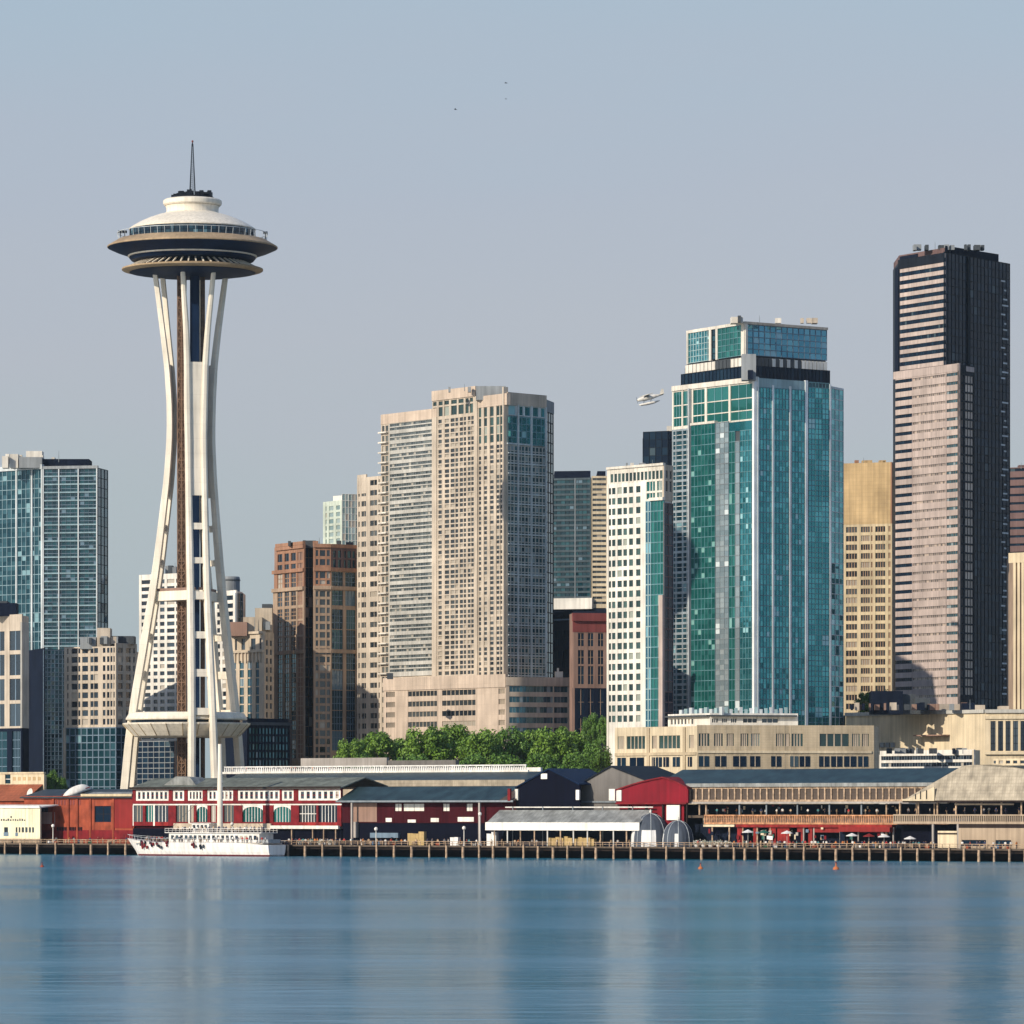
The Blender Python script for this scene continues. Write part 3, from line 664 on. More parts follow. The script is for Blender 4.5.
# --- tan block
b = Bld('tan_block', 'tan block with a tall blank top, between the teal tower and dark tower', [(840, 1336), (892, 1330), (899, 1342)], ref=1)
b.core('core', 'tan', 462, None)
f = b.fr(0); b.slab(f, 840, 892, 462, 523.5, 'tan', -.5, 0, 'blank_wall')
b.grid(f, 840, 892, 523.5, None, [(846, 857), (860.8, 869.8), (870.8, 872.6), (875.3, 885.2), (888.4, 891.4)], rws(526, 8.86, 5.6, 712), 'tan_frame', 'glass_blind', mull=(4, 1, .3), fm='frame_brown')
b.slab(b.fr(1), 892, 899, 462, 523.5, 'brown', -.5, 0, 'blank_wall'); b.grid(b.fr(1), 892, 899, 523.5, None, [(893, 896.5)], rws(526, 8.86, 5.6, 712), 'tan_frame', 'glass_dark')
b.clutter(848, 886, 461.5, 6, ['tan', 'brown', 'grey_dark'], hmax=1.4); b.done()

# --- black tower
b = Bld('dark_tower', 'tallest dark tower, black glass on its right side and sunlit pinkish bands on its left', [(897, 1297), (899.6, 1292), (944.3, 1275), (1010, 1303)], ref=2)
b.core('core', 'dark_metal', 252, None)
b.slab(b.fr(0), 895, 898, 258, None, 'navy_wall')
f = b.fr(1); g_ = b.fr(2)
b.bands(f, 898, 944.3, 253, 372, rws(257.5, 8.25, 4.1, 370), 'pink_conc', 'glass_black', pane=1.3, edge=0, fm='frame_dark', sd=-.1)
b.slab(f, 898, 944, 252.5, 262, 'dark_metal', -.3, .05, 'plant_band')
W('frame_navy', (.002, .009, .018), rough=.6); M['frame_navy'].node_tree.nodes['Principled BSDF'].inputs['Specular IOR Level'].default_value = .05; b.glaze(g_, 944.3, 1010, 252, 790, 18, [252+8.25*i for i in range(64)], 'glass_black', 'frame_navy', mw=.15, hw=.2)
b.fin(g_, 967, 968, 252, None, 'frame_dark', d1=.5)
for i in range(52):
    if i not in (13, 14): b.slab(g_, 1001+(i*7 % 4), 1005+(i*5 % 4), 270+8.25*i+(i % 3), 271.6+8.25*i+(i % 3), 'steel_pale', -.05, .1, 'painted_glint')  # pale strips painted in as glints on the dark window side
s1 = [b.V(899, 1299), b.V(944.6, 1281), b.V(998, 1301)]
b.core('parapet', 'purple_brown', 245, 256, verts=s1, ins=0, top=0)
fr_ = Fr(s1[0], s1[1]); b.slab(fr_, 900, 918, 246.5, 251, 'navy_wall', .01, .2, 'louvre'); b.slab(fr_, 899, 944, 251.5, 254, 'pink_conc', .01, .5, 'ledge'); fr_ = Fr(s1[1], s1[2]); b.slab(fr_, 945, 998, 243, 251, 'navy_wall', .01, .25, 'louvre')
b.clutter(905, 990, 246, 12, ['grey_conc', 'purple_brown', 'grey_dark'], hmax=1.8, Yb=(8, 14))
# lower, wider front block
s2 = [b.V(895.3, 1289), b.V(959, 1264), b.V(975, 1271)]
b.core('lower_core', 'dark_metal', 368.5, None, verts=s2, depth=12)
fl = Fr(s2[0], s2[1]); fm_ = Fr(s2[1], s2[2])
b.slab(fl, 893.5, 959, 367, 374.5, 'pink_conc', -.5, .1, 'parapet')
rl = rws(376, 8.86, 2.5, 700)
b.bands(fl, 893.5, 912, 374.5, 705, [(y-.4, e+.6) for y, e in rl], 'pink_conc', 'glass_black', pane=1.2, edge=0, fm='frame_dark')
b.bands(fl, 912.2, 946, 374.5, 705, rl, 'pink_conc', 'glass_pink', pane=1.2, edge=.2, fm='frame_beige'); b.bands(fl, 946.2, 959, 374.5, 705, [(y-.3, e+.3) for y, e in rl], 'pink_conc', 'glass_shade', pane=1.2, edge=.2, fm='frame_brown')
b.grid(fm_, 959, 975, 368, 705, [(960, 963.4), (965.4, 973.8)], [(y-6.6+8.86, e+8.86-2) for y, e in rl[:-1]], 'dark_metal', 'glass_pink', mull=(3, 1, .3), fm='frame_dark')
b.slab(fm_, 966, 974, 369, 374, 'pink_conc', .01, .1, 'parapet'); b.clutter(946, 972, 369, 7, ['grey_conc', 'pink_conc'], hmax=2, Yb=(3, 8))
b.done()

# --- right edge
b = Bld('banded_block', 'purple-brown banded block behind the beige fluted tower at the right edge', [(1000, 1400), (1050, 1392)], ref=1)
b.core('core', 'purple_brown', 467, None); b.bands(b.fr(0), 1000, 1050, 466, 640, [(467, 470)]+rws(476, 8.3, 2.4, 640), 'purple_brown', 'glass_black', pane=2, edge=.3, fm='frame_dark'); b.clutter(1011, 1030, 466, 4, ['purple_brown'], hmax=1); b.done()
b = Bld('fluted_tower', 'slim beige tower with vertical flutes at the right edge', [(1012.5, 1195), (1060, 1185)], ref=0)
b.core('core', 'brown_light', 555, None); f = b.fr(0); b.slab(f, 1009.5, 1060, 553, 563, 'cream', -.5, .5, 'parapet')
for i in range(12): b.fin(f, 1010+4.1*i, 1012.5+4.1*i, 558, None, 'cream', d1=.45, name='flute')
for i in range(12): b.fin(f, 1012.8+4.1*i, 1013.8+4.1*i, 570, None, 'brown_stone', d0=-.5, d1=-.3, name='window_strip')
b.done()

# --- broad beige hall, right
b = Bld('beige_hall', 'broad low beige hall with a blank wall and a colonnade at its right end', [(846, 1166), (985, 1128), (1060, 1124)], ref=1)
b.core('core', 'cream', 710, None)
f = b.fr(0); b.slab(f, 846, 985, 713, None, 'cream', -.5, 0); b.slab(f, 846, 985, 709.5, 713, 'beige_cool', -.6, .6, 'cornice')
f = b.fr(1); b.slab(f, 985, 1060, 709.5, 713, 'beige_cool', -.6, .6, 'cornice')
b.grid(f, 985, 1060, 713, None, [(980.5+7.5*i+2.5, 980.5+7.5*i+7.6) for i in range(1, 10)], [(721, 751)], 'cream', 'glass_dark', mull=(2, 4, .15), fm='frame_dark', bd=-.9)
b.slab(f, 985, 1060, 752, 754.5, 'cream', .01, .8, 'ledge')
b.slab(f, 985, 1060, 716, 719, 'cream', .01, .4, 'architrave')
fp = b.fr(0); p0 = fp.s_of(922); p1 = fp.s_of(950)
m_ = b.mb('canopy', 'brown_stone'); m_.fbox(fp, p0, p1, b.z(735.2), b.z(734), .01, 3.5)
for i in range(9): b.fin(fp, 850+5.2*i, 853.6+5.2*i, 741, 746, 'grey_conc', d0=.01, d1=.5, name='panel')
b.unit(872, 903, 691, 712, 'navy_wall', 14, 12, 'plant_room'); b.unit(903, 915, 694, 712, 'grey_dark', 16, 8, 'plant_room'); b.unit(915, 930, 698, 712, 'grey_dark', 14, 8, 'plant_room'); b.unit(938, 960, 704, 712, 'beige', 16, 8, 'plant_room'); b.unit(962, 975, 703, 712, 'navy_wall', 10, 8, 'plant_room'); b.unit(975, 985, 705, 712, 'beige', 10, 8, 'plant_room'); b.unit(1000, 1009, 706, 712, 'beige', 10, 8, 'plant_room')
b.clutter(850, 975, 706, 22, ['grey_dark', 'grey_conc', 'beige', 'navy_wall', 'brown_stone'], hmax=4); b.done()

# --- white ribbon building and grey car deck in front of it
b = Bld('ribbon_block', 'long low white building with two dark ribbon windows in front of the beige hall', [(879, 1112), (974, 1086), (980, 1090)], ref=1)
b.core('core', 'white_conc', 752, None); f = b.fr(0)
b.bands(f, 880, 974, 749.5, None, [(755, 759.2), (762, 766)], 'pale_white', 'glass_dark', pane=1.2, edge=.5); b.slab(b.fr(1), 974, 980, 750, None, 'cream')
b.clutter(884, 970, 749.5, 14, ['grey_dark', 'grey_conc', 'navy_wall'], hmax=1.8, Yb=(2, 8)); b.done()
# --- low tan building before the teal tower
b = Bld('tan_low_block', 'low tan brick building with two rows of paned windows below the teal glass tower', [(615, 1078), (697, 1056), (874, 1062), (879, 1066)], ref=1)
b.core('core', 'tan_frame', 727, None)
f = b.fr(0); g_ = b.fr(1)
W('sandstone', (.5, .41, .28), joint=(1.6, .7, .05, .85, .5)); W('sandstone_pale', (.6, .51, .36))
b.grid(f, 615, 697, 726, None, [(617.6, 624), (626.6, 645), (652, 657), (659, 680), (689, 694)], [(735, 748), ], 'sandstone_pale', 'glass_green', mull=(5, 1, .35), fm='frame_beige', win='upper_window')
b.fin(f, 615.5, 696.5, 752, 755, 'sandstone', d0=.01, d1=.3, name='string_course')
for x0, x1 in ((617.5, 626), (630, 644), (652, 655), (656, 662), (663.5, 669), (673, 680), (688, 692)): b.wins.append(('lower_window', f.back(-.42), f.s_of(x0), f.s_of(x1), b.z(766.5), b.z(756.7), 'glass_black', (2, 1, .2), 'frame_beige'))
for x in (647.5, 683.5): b.fin(f, x, x+2.5, 727, None, 'sandstone', d1=.35, name='pier')
b.grid(g_, 697, 874, 725, None, [(698.6, 709.6), (714, 723), (726.6, 734), (740.5, 748.6), (751, 760), (776, 784), (785, 790), (791.5, 803), (819.6, 849), (852, 860), (862, 869)], [(733.4, 746)], 'sandstone', 'glass_green', mull=(4, 1, .35), fm='frame_beige', win='upper_window')
b.fin(g_, 697.5, 871.5, 750.6, 753, 'sandstone_pale', d0=.01, d1=.3, name='string_course')
for x0, x1 in ((698.6, 709), (715, 726), (733, 746), (750, 760), (771, 781), (790, 798), (799.5, 810), (819, 829), (831, 842), (844, 856), (858, 868)): b.wins.append(('lower_window', g_.back(-.42), g_.s_of(x0), g_.s_of(x1), b.z(766.5), b.z(756), 'glass_black', (2, 1, .2), 'frame_beige'))
b.slab(b.fr(2), 874, 879, 726, None, 'sandstone')
# recessed white top storeys
s1 = [b.V(668, 1082), b.V(710, 1068), b.V(798, 1072)]
b.core('terrace_core', 'white_conc', 712, 728, verts=s1, ins=.5, depth=10)
fa = Fr(s1[0], s1[1]); fb2 = Fr(s1[1], s1[2])
b.grid(fa, 668, 710, 712, 728, rep(670, 694, 7, .55), [(717.5, 722.5)], 'pale_white', 'glass_dark', win='terrace_window'); b.grid(fb2, 710, 798, 712, 728, [(712, 718), (722, 727), (731, 736.6), (743, 757), (762, 778)], [(717.5, 721.5)], 'pale_white', 'glass_dark', win='terrace_window', mull=(3, 1, .2))
b.slab(fa, 668, 710, 713.8, 715.4, 'grey_dark', .01, 1.2, 'canopy'); b.slab(fb2, 710, 796, 713.8, 715.4, 'grey_dark', .01, 1.2, 'canopy')
for i in range(24): b.slab(fb2 if i > 8 else fa, 676+5*i-4, 676+5*i-1.2, 707.6-(i*7 % 3), 714, 'teal_trim' if i % 2 else 'steel_pale', -3, -2.4, 'roof_screen')
b.done()
# ================================================================== THE TALL WHITE TOWER
TY = 1437.5; U = TY/K
TC = at(192.5, TY); TG = ground_z(TC)
tz = lambda py: zat(py, TY)
tower = empty('observation_tower', (TC.x, TC.y, TG), 'tall white tower with a flying-saucer top on flaring double legs, at the left', 'tower')
def interp(tab, y):
    for (a, va), (b, vb) in zip(tab, tab[1:]):
        if y <= b: t = max(0, (y-a)/(b-a)); return va+(vb-va)*t
    return tab[-1][1]
TR = [(268, 35.5), (300, 31.6), (330, 28.2), (368, 23.8), (400, 21.6), (425, 21.2), (445, 21.8), (480, 24.4), (515, 28.6), (560, 34.2), (590, 38.6), (650, 48.5), (700, 57), (740, 62.5), (785, 66.5), (815, 69.5)]
TS = [(268, 16), (300, 13.6), (330, 11), (365, 9.2), (440, 7.8), (560, 8.2), (600, 8.4), (650, 9.2), (700, 10.2), (785, 11.8), (815, 12.4)]
TW = [(268, 4), (330, 5.4), (400, 6.4), (500, 6), (560, 6.6), (650, 7), (700, 7), (815, 7)]
TD = [(268, 2.3), (400, 2.8), (500, 3.2), (560, 3.6), (700, 3.9), (815, 4.1)]
ys = [268+ (815-268)*i/48 for i in range(49)]
for phi in (-77, 170, 57):
    r_ = Vector((math.cos(R(phi)), math.sin(R(phi)))); t_ = Vector((-r_.y, r_.x))
    P = lambda y, dr, dt: (TC.x+(r_.x*(interp(TR, y)+dr)+t_.x*dt)*U, TC.y+(r_.y*(interp(TR, y)+dr)+t_.y*dt)*U, tz(y))
    leg = empty('leg', (0, 0, 0)); leg.parent = tower
    def finish(m, name, mat='tower_white'):
        # strands, web and rungs are pieces of the leg
        return m.build(name, mat, leg, fix=True)
    for sgn in (-1, 1):
        m = MB(); rings = []
        for y in ys:
            a = interp(TW, y)/2; d = interp(TD, y); s_ = sgn*interp(TS, y)
            rings.append([P(y, -d, s_-a), P(y, d*.7, s_-a), P(y, d, s_-a*.45), P(y, d, s_+a*.45), P(y, d*.7, s_+a), P(y, -d, s_+a)])
        m.loft(rings[::-1]); finish(m, 'strand')
    m = MB(); rings = []
    for y in [364+ (497-364)*i/20 for i in range(21)]:
        s_ = interp(TS, y); rings.append([P(y, -.8, -s_), P(y, .8, -s_), P(y, .8, s_), P(y, -.8, s_)])
    m.loft(rings[::-1]); finish(m, 'web_panel')
    for y0, y1 in ((524.5, 531), (559, 565), (593, 601), (633, 640), (670.5, 678), (709, 716)):
        m = MB(); s0, s1 = interp(TS, y0), interp(TS, y1)
        m.loft([[P(y1, -2, -s1), P(y1, 1.6, -s1), P(y1, 1.6, s1), P(y1, -2, s1)], [P(y0, -2, -s0), P(y0, 1.6, -s0), P(y0, 1.6, s0), P(y0, -2, s0)]]); finish(m, 'rung')
def lpos(phi, y, k=1.): q = interp(TR, y)*k; return Vector((TC.x+math.cos(R(phi))*q*U, TC.y+math.sin(R(phi))*q*U))
for a, c in ((170, -77), (-77, 57), (57, 170)):
    m = MB(); fr = Fr(lpos(a, 596), lpos(c, 596)); m.fbox(fr, .5, fr.L-.5, tz(601), tz(591.5), -.9, .9); m.build('cross_beam', 'tower_white', tower)
    m = MB(); m.fbox(fr, 2, fr.L-2, tz(591.4), tz(588.6), -.6, .6); m.build('beam_cap', 'brown_stone', tower)
# lift shafts and core
def shaft(px0, px1, mat, y0, y1, yo, lattice=True, name='lift_shaft'):
    a = at(px0, TY); c = at(px1, TY); m = MB(); Y = TC.y+yo; wd = c.x-a.x
    m.box(a.x+.35, c.x-.35, Y+.35, Y+wd-.35, TG-1, tz(y0)); o = m.build(name, mat, tower)
    if lattice:
        m = MB()
        for x in (a.x, c.x-.3, (a.x+c.x)/2-.12):
            m.box(x, x+.3, Y, Y+.3, TG-1, tz(y0)); m.box(x, x+.3, Y+wd-.3, Y+wd, TG-1, tz(y0))
        z = TG
        while z < tz(y0)-3:
            m.box(a.x, c.x, Y-.02, Y+.28, z, z+.35)
            m.tube((a.x+.15, Y+.1, z), (c.x-.15, Y+.1, z+2.9), .13, n=4); m.tube((c.x-.15, Y+.1, z), (a.x+.15, Y+.1, z+2.9), .13, n=4)
            z += 2.9
        m.build('lattice', 'lattice_steel', o)
W('lattice_steel', (.2, .12, .075), var=.3, scale=.5, rough=.6)
shaft(177.6, 186.6, 'lattice_brown', 273, 0, -2.6)
shaft(189, 200.5, 'navy_metal', 273, 0, -1.5, False, 'core_shaft')
shaft(200.2, 204.6, 'grey_dark', 273, 0, 1.0, True)
def lat(name, prof, mat, n=72, cap=True, smooth=True, c=TC):
    m = MB(); m.lathe(c, [(r*U, tz(y)) for r, y in prof], n, cap); o = m.build(name, mat, tower)
    if smooth:
        for p in o.data.polygons: p.use_smooth = len(p.vertices) == 4
        try: o.data.set_sharp_from_angle(angle=R(30))
        except Exception: pass
    return o
lat('halo', [(36, 276), (52, 274.2), (69.5, 271.2), (70.6, 270.4), (70.6, 269), (62, 267.6)], 'halo_tan')
lat('halo_soffit', [(34, 276.6), (50, 274.9), (63, 272.9), (62, 272.6)], 'navy_metal')
m = MB()
for i in range(54):
    t = 2*math.pi*(i+.5)/54; q = Vector((math.cos(t), math.sin(t)))
    m.tube((TC.x+q.x*46*U, TC.y+q.y*46*U, tz(259)), (TC.x+q.x*66*U, TC.y+q.y*66*U, tz(268.4)), .26, n=4)
m.build('halo_spokes', 'tower_white', tower)
lat('lower_storey', [(41, 271), (42, 264), (61, 261), (63.2, 258.4), (63.2, 254.6)], 'navy_metal')
lat('lower_ledge', [(63.6, 257.4), (64.6, 257), (64.6, 256), (63.6, 255.8)], 'tower_white')
o_ = lat('disc_soffit', [(63.4, 256.6), (64.5, 256), (76, 252.2), (84.6, 248.4), (84.6, 248.1)], 'navy_metal')
lat('disc_rim', [(84.7, 248.3), (85.2, 247.8), (85, 246.8), (74, 240.4), (62, 239.4)], 'halo_tan')
m = MB()
for i in range(84):
    t0 = 2*math.pi*(i+.04)/84; t1 = 2*math.pi*(i+.96)/84
    for za, zb_ in ((242, 236.2), (235.8, 230)):
        m.add([(TC.x+math.cos(t)*62.6*U, TC.y+math.sin(t)*62.6*U, tz(y)) for t, y in ((t0, za), (t1, za), (t1, zb_), (t0, zb_))], [(0, 1, 2, 3)])
m.build('window_ring', 'glass_ring', tower)
lat('window_backing', [(62.2, 242), (62.2, 230)], 'navy_metal')
m = MB()
for i in range(28):
    t = 2*math.pi*i/28; m.tube((TC.x+math.cos(t)*62.8*U, TC.y+math.sin(t)*62.8*U, tz(242)), (TC.x+math.cos(t)*62.8*U, TC.y+math.sin(t)*62.8*U, tz(229.8)), .1, n=4)
m.build('window_mullions', 'frame_dark', tower)
lat('dome', [(63.2, 230.4), (63.4, 229.4), (60, 227), (52, 222.4), (44, 218.8), (35, 215.6), (29, 214), (26.4, 213)], 'tower_white')
lat('top_drum', [(26.4, 214), (25.9, 211), (26.2, 208), (27.4, 206), (29, 204.8), (29.4, 203), (29.2, 201), (27.4, 199.6), (21, 198.6)], 'tower_white')
lat('drum_shadow_line', [(26.9, 206.6), (27.6, 206.2)], 'halo_tan')  # tan ring painted in as the shadow under the drum's flare
# rail posts and viewers' scopes on the deck edge
m = MB()
for i in range(60):
    t = 2*math.pi*i/60; q = Vector((math.cos(t), math.sin(t))); m.tube((TC.x+q.x*74*U, TC.y+q.y*74*U, tz(241)), (TC.x+q.x*75*U, TC.y+q.y*75*U, tz(233.6)), .07, n=4)
for k in range(60):
    t0 = 2*math.pi*k/60; t1 = 2*math.pi*(k+1)/60
    m.tube((TC.x+math.cos(t0)*75*U, TC.y+math.sin(t0)*75*U, tz(233.6)), (TC.x+math.cos(t1)*75*U, TC.y+math.sin(t1)*75*U, tz(233.6)), .09, n=4)
m.build('deck_rail', 'steel_pale', tower)
for px, y in ((120.5, 232), (124.8, 232), (265.5, 233)):
    p = at(px, TY); m = MB(); m.tube((p.x, p.y, tz(241)), (p.x, p.y, tz(y)), .12, n=5); m.box(p.x-.6, p.x+.6, p.y-.5, p.y+.5, tz(y+1), tz(y-1.4)); m.build('deck_lamp', 'dark_metal', tower)
m = MB(); m.lathe(TC, [(21*U, tz(199)), (21.5*U, tz(198)), (21*U, tz(197.2))], 32)
for i in range(46):
    t = random.uniform(0, 6.28); q = random.uniform(8, 20)*U; x = TC.x+math.cos(t)*q; y = TC.y+math.sin(t)*q; s_ = random.uniform(.3, .9)
    m.box(x-s_, x+s_, y-s_, y+s_, tz(198.4), tz(random.uniform(191.4, 195.5)))
m.build('roof_machinery', 'dark_metal', tower)
m = MB(); m.cur = 0
for sx, sy in ((-1, -1), (1, -1), (1, 1), (-1, 1)): m.tube((TC.x+sx*.8, TC.y+sy*.8, tz(198)), (TC.x+sx*.16, TC.y+sy*.16, tz(144)), .14, .1, 5)
for i in range(26):
    y = 196-2*i; k = .8-(.64*(198-y)/54)
    for (ax, ay), (bx, by) in (((-1, -1), (1, -1)), ((1, -1), (1, 1)), ((1, 1), (-1, 1)), ((-1, 1), (-1, -1))):
        m.tube((TC.x+ax*k, TC.y+ay*k, tz(y)), (TC.x+bx*k*.97, TC.y+by*k*.97, tz(y-2)), .07, n=4)
m.tube((TC.x, TC.y, tz(146)), (TC.x, TC.y, tz(140.5)), .2, .12, 6)
m.build('antenna_mast', 'dark_metal', tower)
m = MB(); m.ell((TC.x, TC.y, tz(141.4)), (.3, .3, .35)); m.build('beacon', 'maroon_stone', tower)
# lower platform
PC = at(186.5, TY)
lat('platform_rim', [(54, 720.6), (60.5, 720), (61, 718.8), (57.5, 713.2), (54, 712.6), (30, 712.4)], 'tower_white', 24, c=PC, smooth=False)
lat('platform_gap_band', [(56, 726), (56, 720)], 'glass_black', 24, c=PC, smooth=False)  # black band fills the dark gap between rim and tray
lat('platform_tray', [(46, 737.6), (51, 737), (53, 736.2), (63.6, 724.8), (64, 723.4), (61, 723), (50, 723.6)], 'tower_white', 24, c=PC, smooth=False)
m = MB()
for i in range(24):
    t = 2*math.pi*i/24; q = Vector((math.cos(t), math.sin(t))); m.tube((PC.x+q.x*53*U, PC.y+q.y*53*U, tz(736.4)), (PC.x+q.x*64*U, PC.y+q.y*64*U, tz(724.4)), .13, n=4)
m.build('platform_ribs', 'tower_gold', tower)
b = Bld('glass_pavilion', 'small glazed block under the white tower platform, with a white grid of bars', [(137, 1122), (176, 1112), (186, 1116)], ref=1)
b.core('core', 'navy_wall', 741, None); b.glaze(b.fr(0), 137, 176, 741, 800, 7, [741+5.4*i for i in range(11)], 'glass_black', 'grey_conc', mw=.2, hw=.2)
b.slab(b.fr(1), 176, 186, 741, None, 'brown_stone'); b.done()

# ================================================================== TREES
W('bark', (.12, .08, .05))
def leaf_mat(name, a, c):
    m, n, p = new_mat(name); L = n.links.new
    ge = n.nodes.new('ShaderNodeNewGeometry'); cr = n.nodes.new('ShaderNodeValToRGB')
    cr.color_ramp.elements[0].color = tuple(a)+(1,); cr.color_ramp.elements[1].color = tuple(c)+(1,)
    L(ge.outputs['Random Per Island'], cr.inputs[0]); L(cr.outputs[0], p.inputs['Base Color']); p.inputs['Roughness'].default_value = .6
    M[name] = m
leaf_mat('leaf_green', (.055, .13, .01), (.17, .3, .025)); leaf_mat('leaf_deep', (.04, .11, .012), (.12, .24, .025)); leaf_mat('leaf_yellow', (.04, .075, .01), (.14, .17, .03))
def crown_mesh(rad, hgt, nblob, nleaf, size, seed, mat):
    rnd = random.Random(seed); m = MB(); blobs = []
    for i in range(nblob):
        t = rnd.uniform(0, 6.28); q = rad*math.sqrt(rnd.random())*.8; z = rnd.uniform(.12, .88)
        q *= math.sqrt(max(.1, 1-(2*z-.85)**2*.75))
        blobs.append((Vector((math.cos(t)*q, math.sin(t)*q, z*hgt)), rnd.uniform(.17, .34)*rad))
    for c, r in blobs:
        for k in range(nleaf//nblob):
            d = Vector((rnd.gauss(0, 1), rnd.gauss(0, 1), rnd.gauss(0, 1))).normalized()
            p = c+d*r*(rnd.random()**.4); p.z = max(p.z, .2)
            nrm = (d+Vector((rnd.gauss(0, .5), rnd.gauss(0, .5), rnd.gauss(.2, .5)))).normalized(); u = nrm.orthogonal().normalized(); v = nrm.cross(u)
            a = rnd.uniform(0, 6.28); u, v = u*math.cos(a)+v*math.sin(a), v*math.cos(a)-u*math.sin(a); s_ = size*rnd.uniform(.5, 1.2)
            m.add([p-u*s_, p-v*s_*.55, p+u*s_, p+v*s_*.55], [(0, 1, 2, 3)])
    me = bpy.data.meshes.new('crown'); me.from_pydata(m.v, [], m.f); me.materials.append(M[mat]); me.update(); return me
def trunk_mesh(h, r, rad, seed):
    rnd = random.Random(seed); m = MB(); m.tube((0, 0, -1), (0, 0, h*.5), r, r*.7); m.tube((0, 0, h*.5), (rnd.uniform(-.3, .3), 0, h*.9), r*.7, r*.2)
    for i in range(7):
        t = rnd.uniform(0, 6.28); z = h*rnd.uniform(.35, .6); m.tube((0, 0, z), (math.cos(t)*rad*.6, math.sin(t)*rad*.6, z+rad*rnd.uniform(.5, .9)), r*.4, r*.12, 6)
    me = bpy.data.meshes.new('trunk'); me.from_pydata(m.v, [], m.f); me.materials.append(M['bark']); me.update(); return me
CR = [crown_mesh(6.2, 11.5, 62, 9600, .38, 3+i, ('leaf_green', 'leaf_green', 'leaf_deep')[i]) for i in range(3)]
TRK = [trunk_mesh(11, .4, 6, 5+i) for i in range(2)]
def tree(px, ytop, wpx, Yold, label, group, kind=0, ybot=None, name='broadleaf_tree'):
    Y = Yold*YS; p = at(px, Y); g = ground_z(p)
    zt = zat(ytop, Y); zb_ = max(g+1, zat(ybot, Y)) if ybot else g+3
    r = empty(name, (p.x, p.y, g), label, 'tree', group)
    c = bpy.data.objects.new('crown', CR[kind]); COL.objects.link(c); c.parent = r; c.location = (0, 0, zb_-g); k = wpx*Y/K/2/6.2*1.0
    c.scale = (k*1.12, k*1.12, (zt-zb_)/12.2); c.rotation_euler = (0, 0, random.uniform(0, 6.28))
    t = bpy.data.objects.new('trunk', TRK[kind % 2]); COL.objects.link(t); t.parent = r; t.scale = (k, k, (zb_-g+5)/10)
    return r
PARK = [(352, 735, 32, 'at the left end of the green row, below the brown tower'), (376, 728, 42, 'with a round top, second from the left end of the green row'), (404, 735, 40, 'low between the round left tree and the tall middle of the row'),
        (428, 722, 50, 'tallest of the row, in front of the podium windows'), (452, 720.5, 48, 'just right of the tallest in the row, its top level with it'), (480, 725, 46, 'in the middle of the row, right of the two tallest'), (506, 723, 46, 'below the corner where the podium turns'),
        (532, 726, 44, 'below the shaded right half of the podium'), (556, 722, 46, 'behind the navy gable, under the right end of the podium'), (578, 728, 40, 'behind the gap between the navy and grey gables'), (596, 738, 32, 'at the right end of the row, beside the tan low building')]
for i, (px, yt, wd, lab) in enumerate(PARK):
    tree(px, yt, wd, 1092+(i*37 % 5)*4, 'dense green tree '+lab, 'trees of the green row', (0, 1, 1, 0, 1, 0, 2, 1, 0, 1, 2)[i], 784)
for px, yt, wd, Y_, lab in ((366, 752, 30, 1080, 'low bushy green tree in front of the left end of the row'), (540, 750, 40, 1080, 'low bushy green tree just left of the navy gable peak'), (415, 752, 44, 1082, 'low bushy green tree in front of the tallest tree'), (470, 752, 44, 1081, 'low bushy green tree in front of the middle of the row'), (505, 750, 40, 1083, 'low bushy green tree in front of the podium corner'), (575, 750, 36, 1078, 'low bushy green tree between the navy and grey gables')):
    tree(px, yt, wd, Y_, lab, 'trees of the green row', 2, 792)
tree(591, 711, 18, 1125, 'small dark tree in front of the maroon block', None, 2, 745); tree(604, 714, 14, 1122, 'small dark tree at the foot of the white grid building', None, 2, 745)
for px, yt, wd, lab in ((52, 768, 15, 'small dull tree right of the dish-topped red roof'), (43, 772, 14, 'small dull bush at the edge of the tan parapet'), (62, 775, 12, 'small dull bush left of the white upturned hull')): tree(px, yt, wd, 1075, lab, None, 2, 800)
for px, yt, wd, lab in ((868, 690, 26, 'dark tree on the left of the beige hall roof'), (885, 688, 26, 'dark tree in the middle of the beige hall roof terrace')): tree(px, yt, wd, 1200, lab, None, 2, 715)
# ================================================================== WATERFRONT
W('brick_red', (.29, .06, .028), var=.35, scale=.4, joint=(.9, .35, .03, .8, .5)); W('red_paint', (.17, .009, .013), var=.35, scale=.5); W('red_bright', (.24, .018, .016), var=.45, scale=.5); W('maroon_wall', (.045, .006, .01)); W('roof_slate', (.03, .042, .05), var=.35, scale=.35, joint=(.8, 40, .06, .6), rough=.5)
W('roof_blue', (.022, .045, .052), var=.4, scale=.3, joint=(1.1, 40, .08, .55), rough=.45); W('roof_green', (.14, .155, .13), var=.35, scale=.3, joint=(.9, 40, .08, .7)); W('roof_grey', (.24, .25, .24), var=.35, scale=.4, joint=(1.4, 40, .1, .75), rough=.5); W('roof_tan', (.38, .33, .25), var=.3, scale=.4, joint=(.8, .8, .07, .78))
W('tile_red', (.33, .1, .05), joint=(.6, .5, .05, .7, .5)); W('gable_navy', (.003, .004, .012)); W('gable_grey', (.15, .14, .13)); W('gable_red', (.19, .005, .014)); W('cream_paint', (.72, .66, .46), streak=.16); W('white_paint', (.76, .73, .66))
W('slat_brown', (.1, .075, .06), joint=(40, .35, .06, .6)); W('timber', (.38, .27, .18), var=.45, scale=1.2); W('timber_dark', (.03, .022, .02), var=.3); W('wall_tan', (.4, .31, .22), joint=(.35, 20, .06, .8)); W('seawall_shade', (.004, .005, .009)); W('deck_wood', (.1, .075, .055), var=.3, scale=1.)
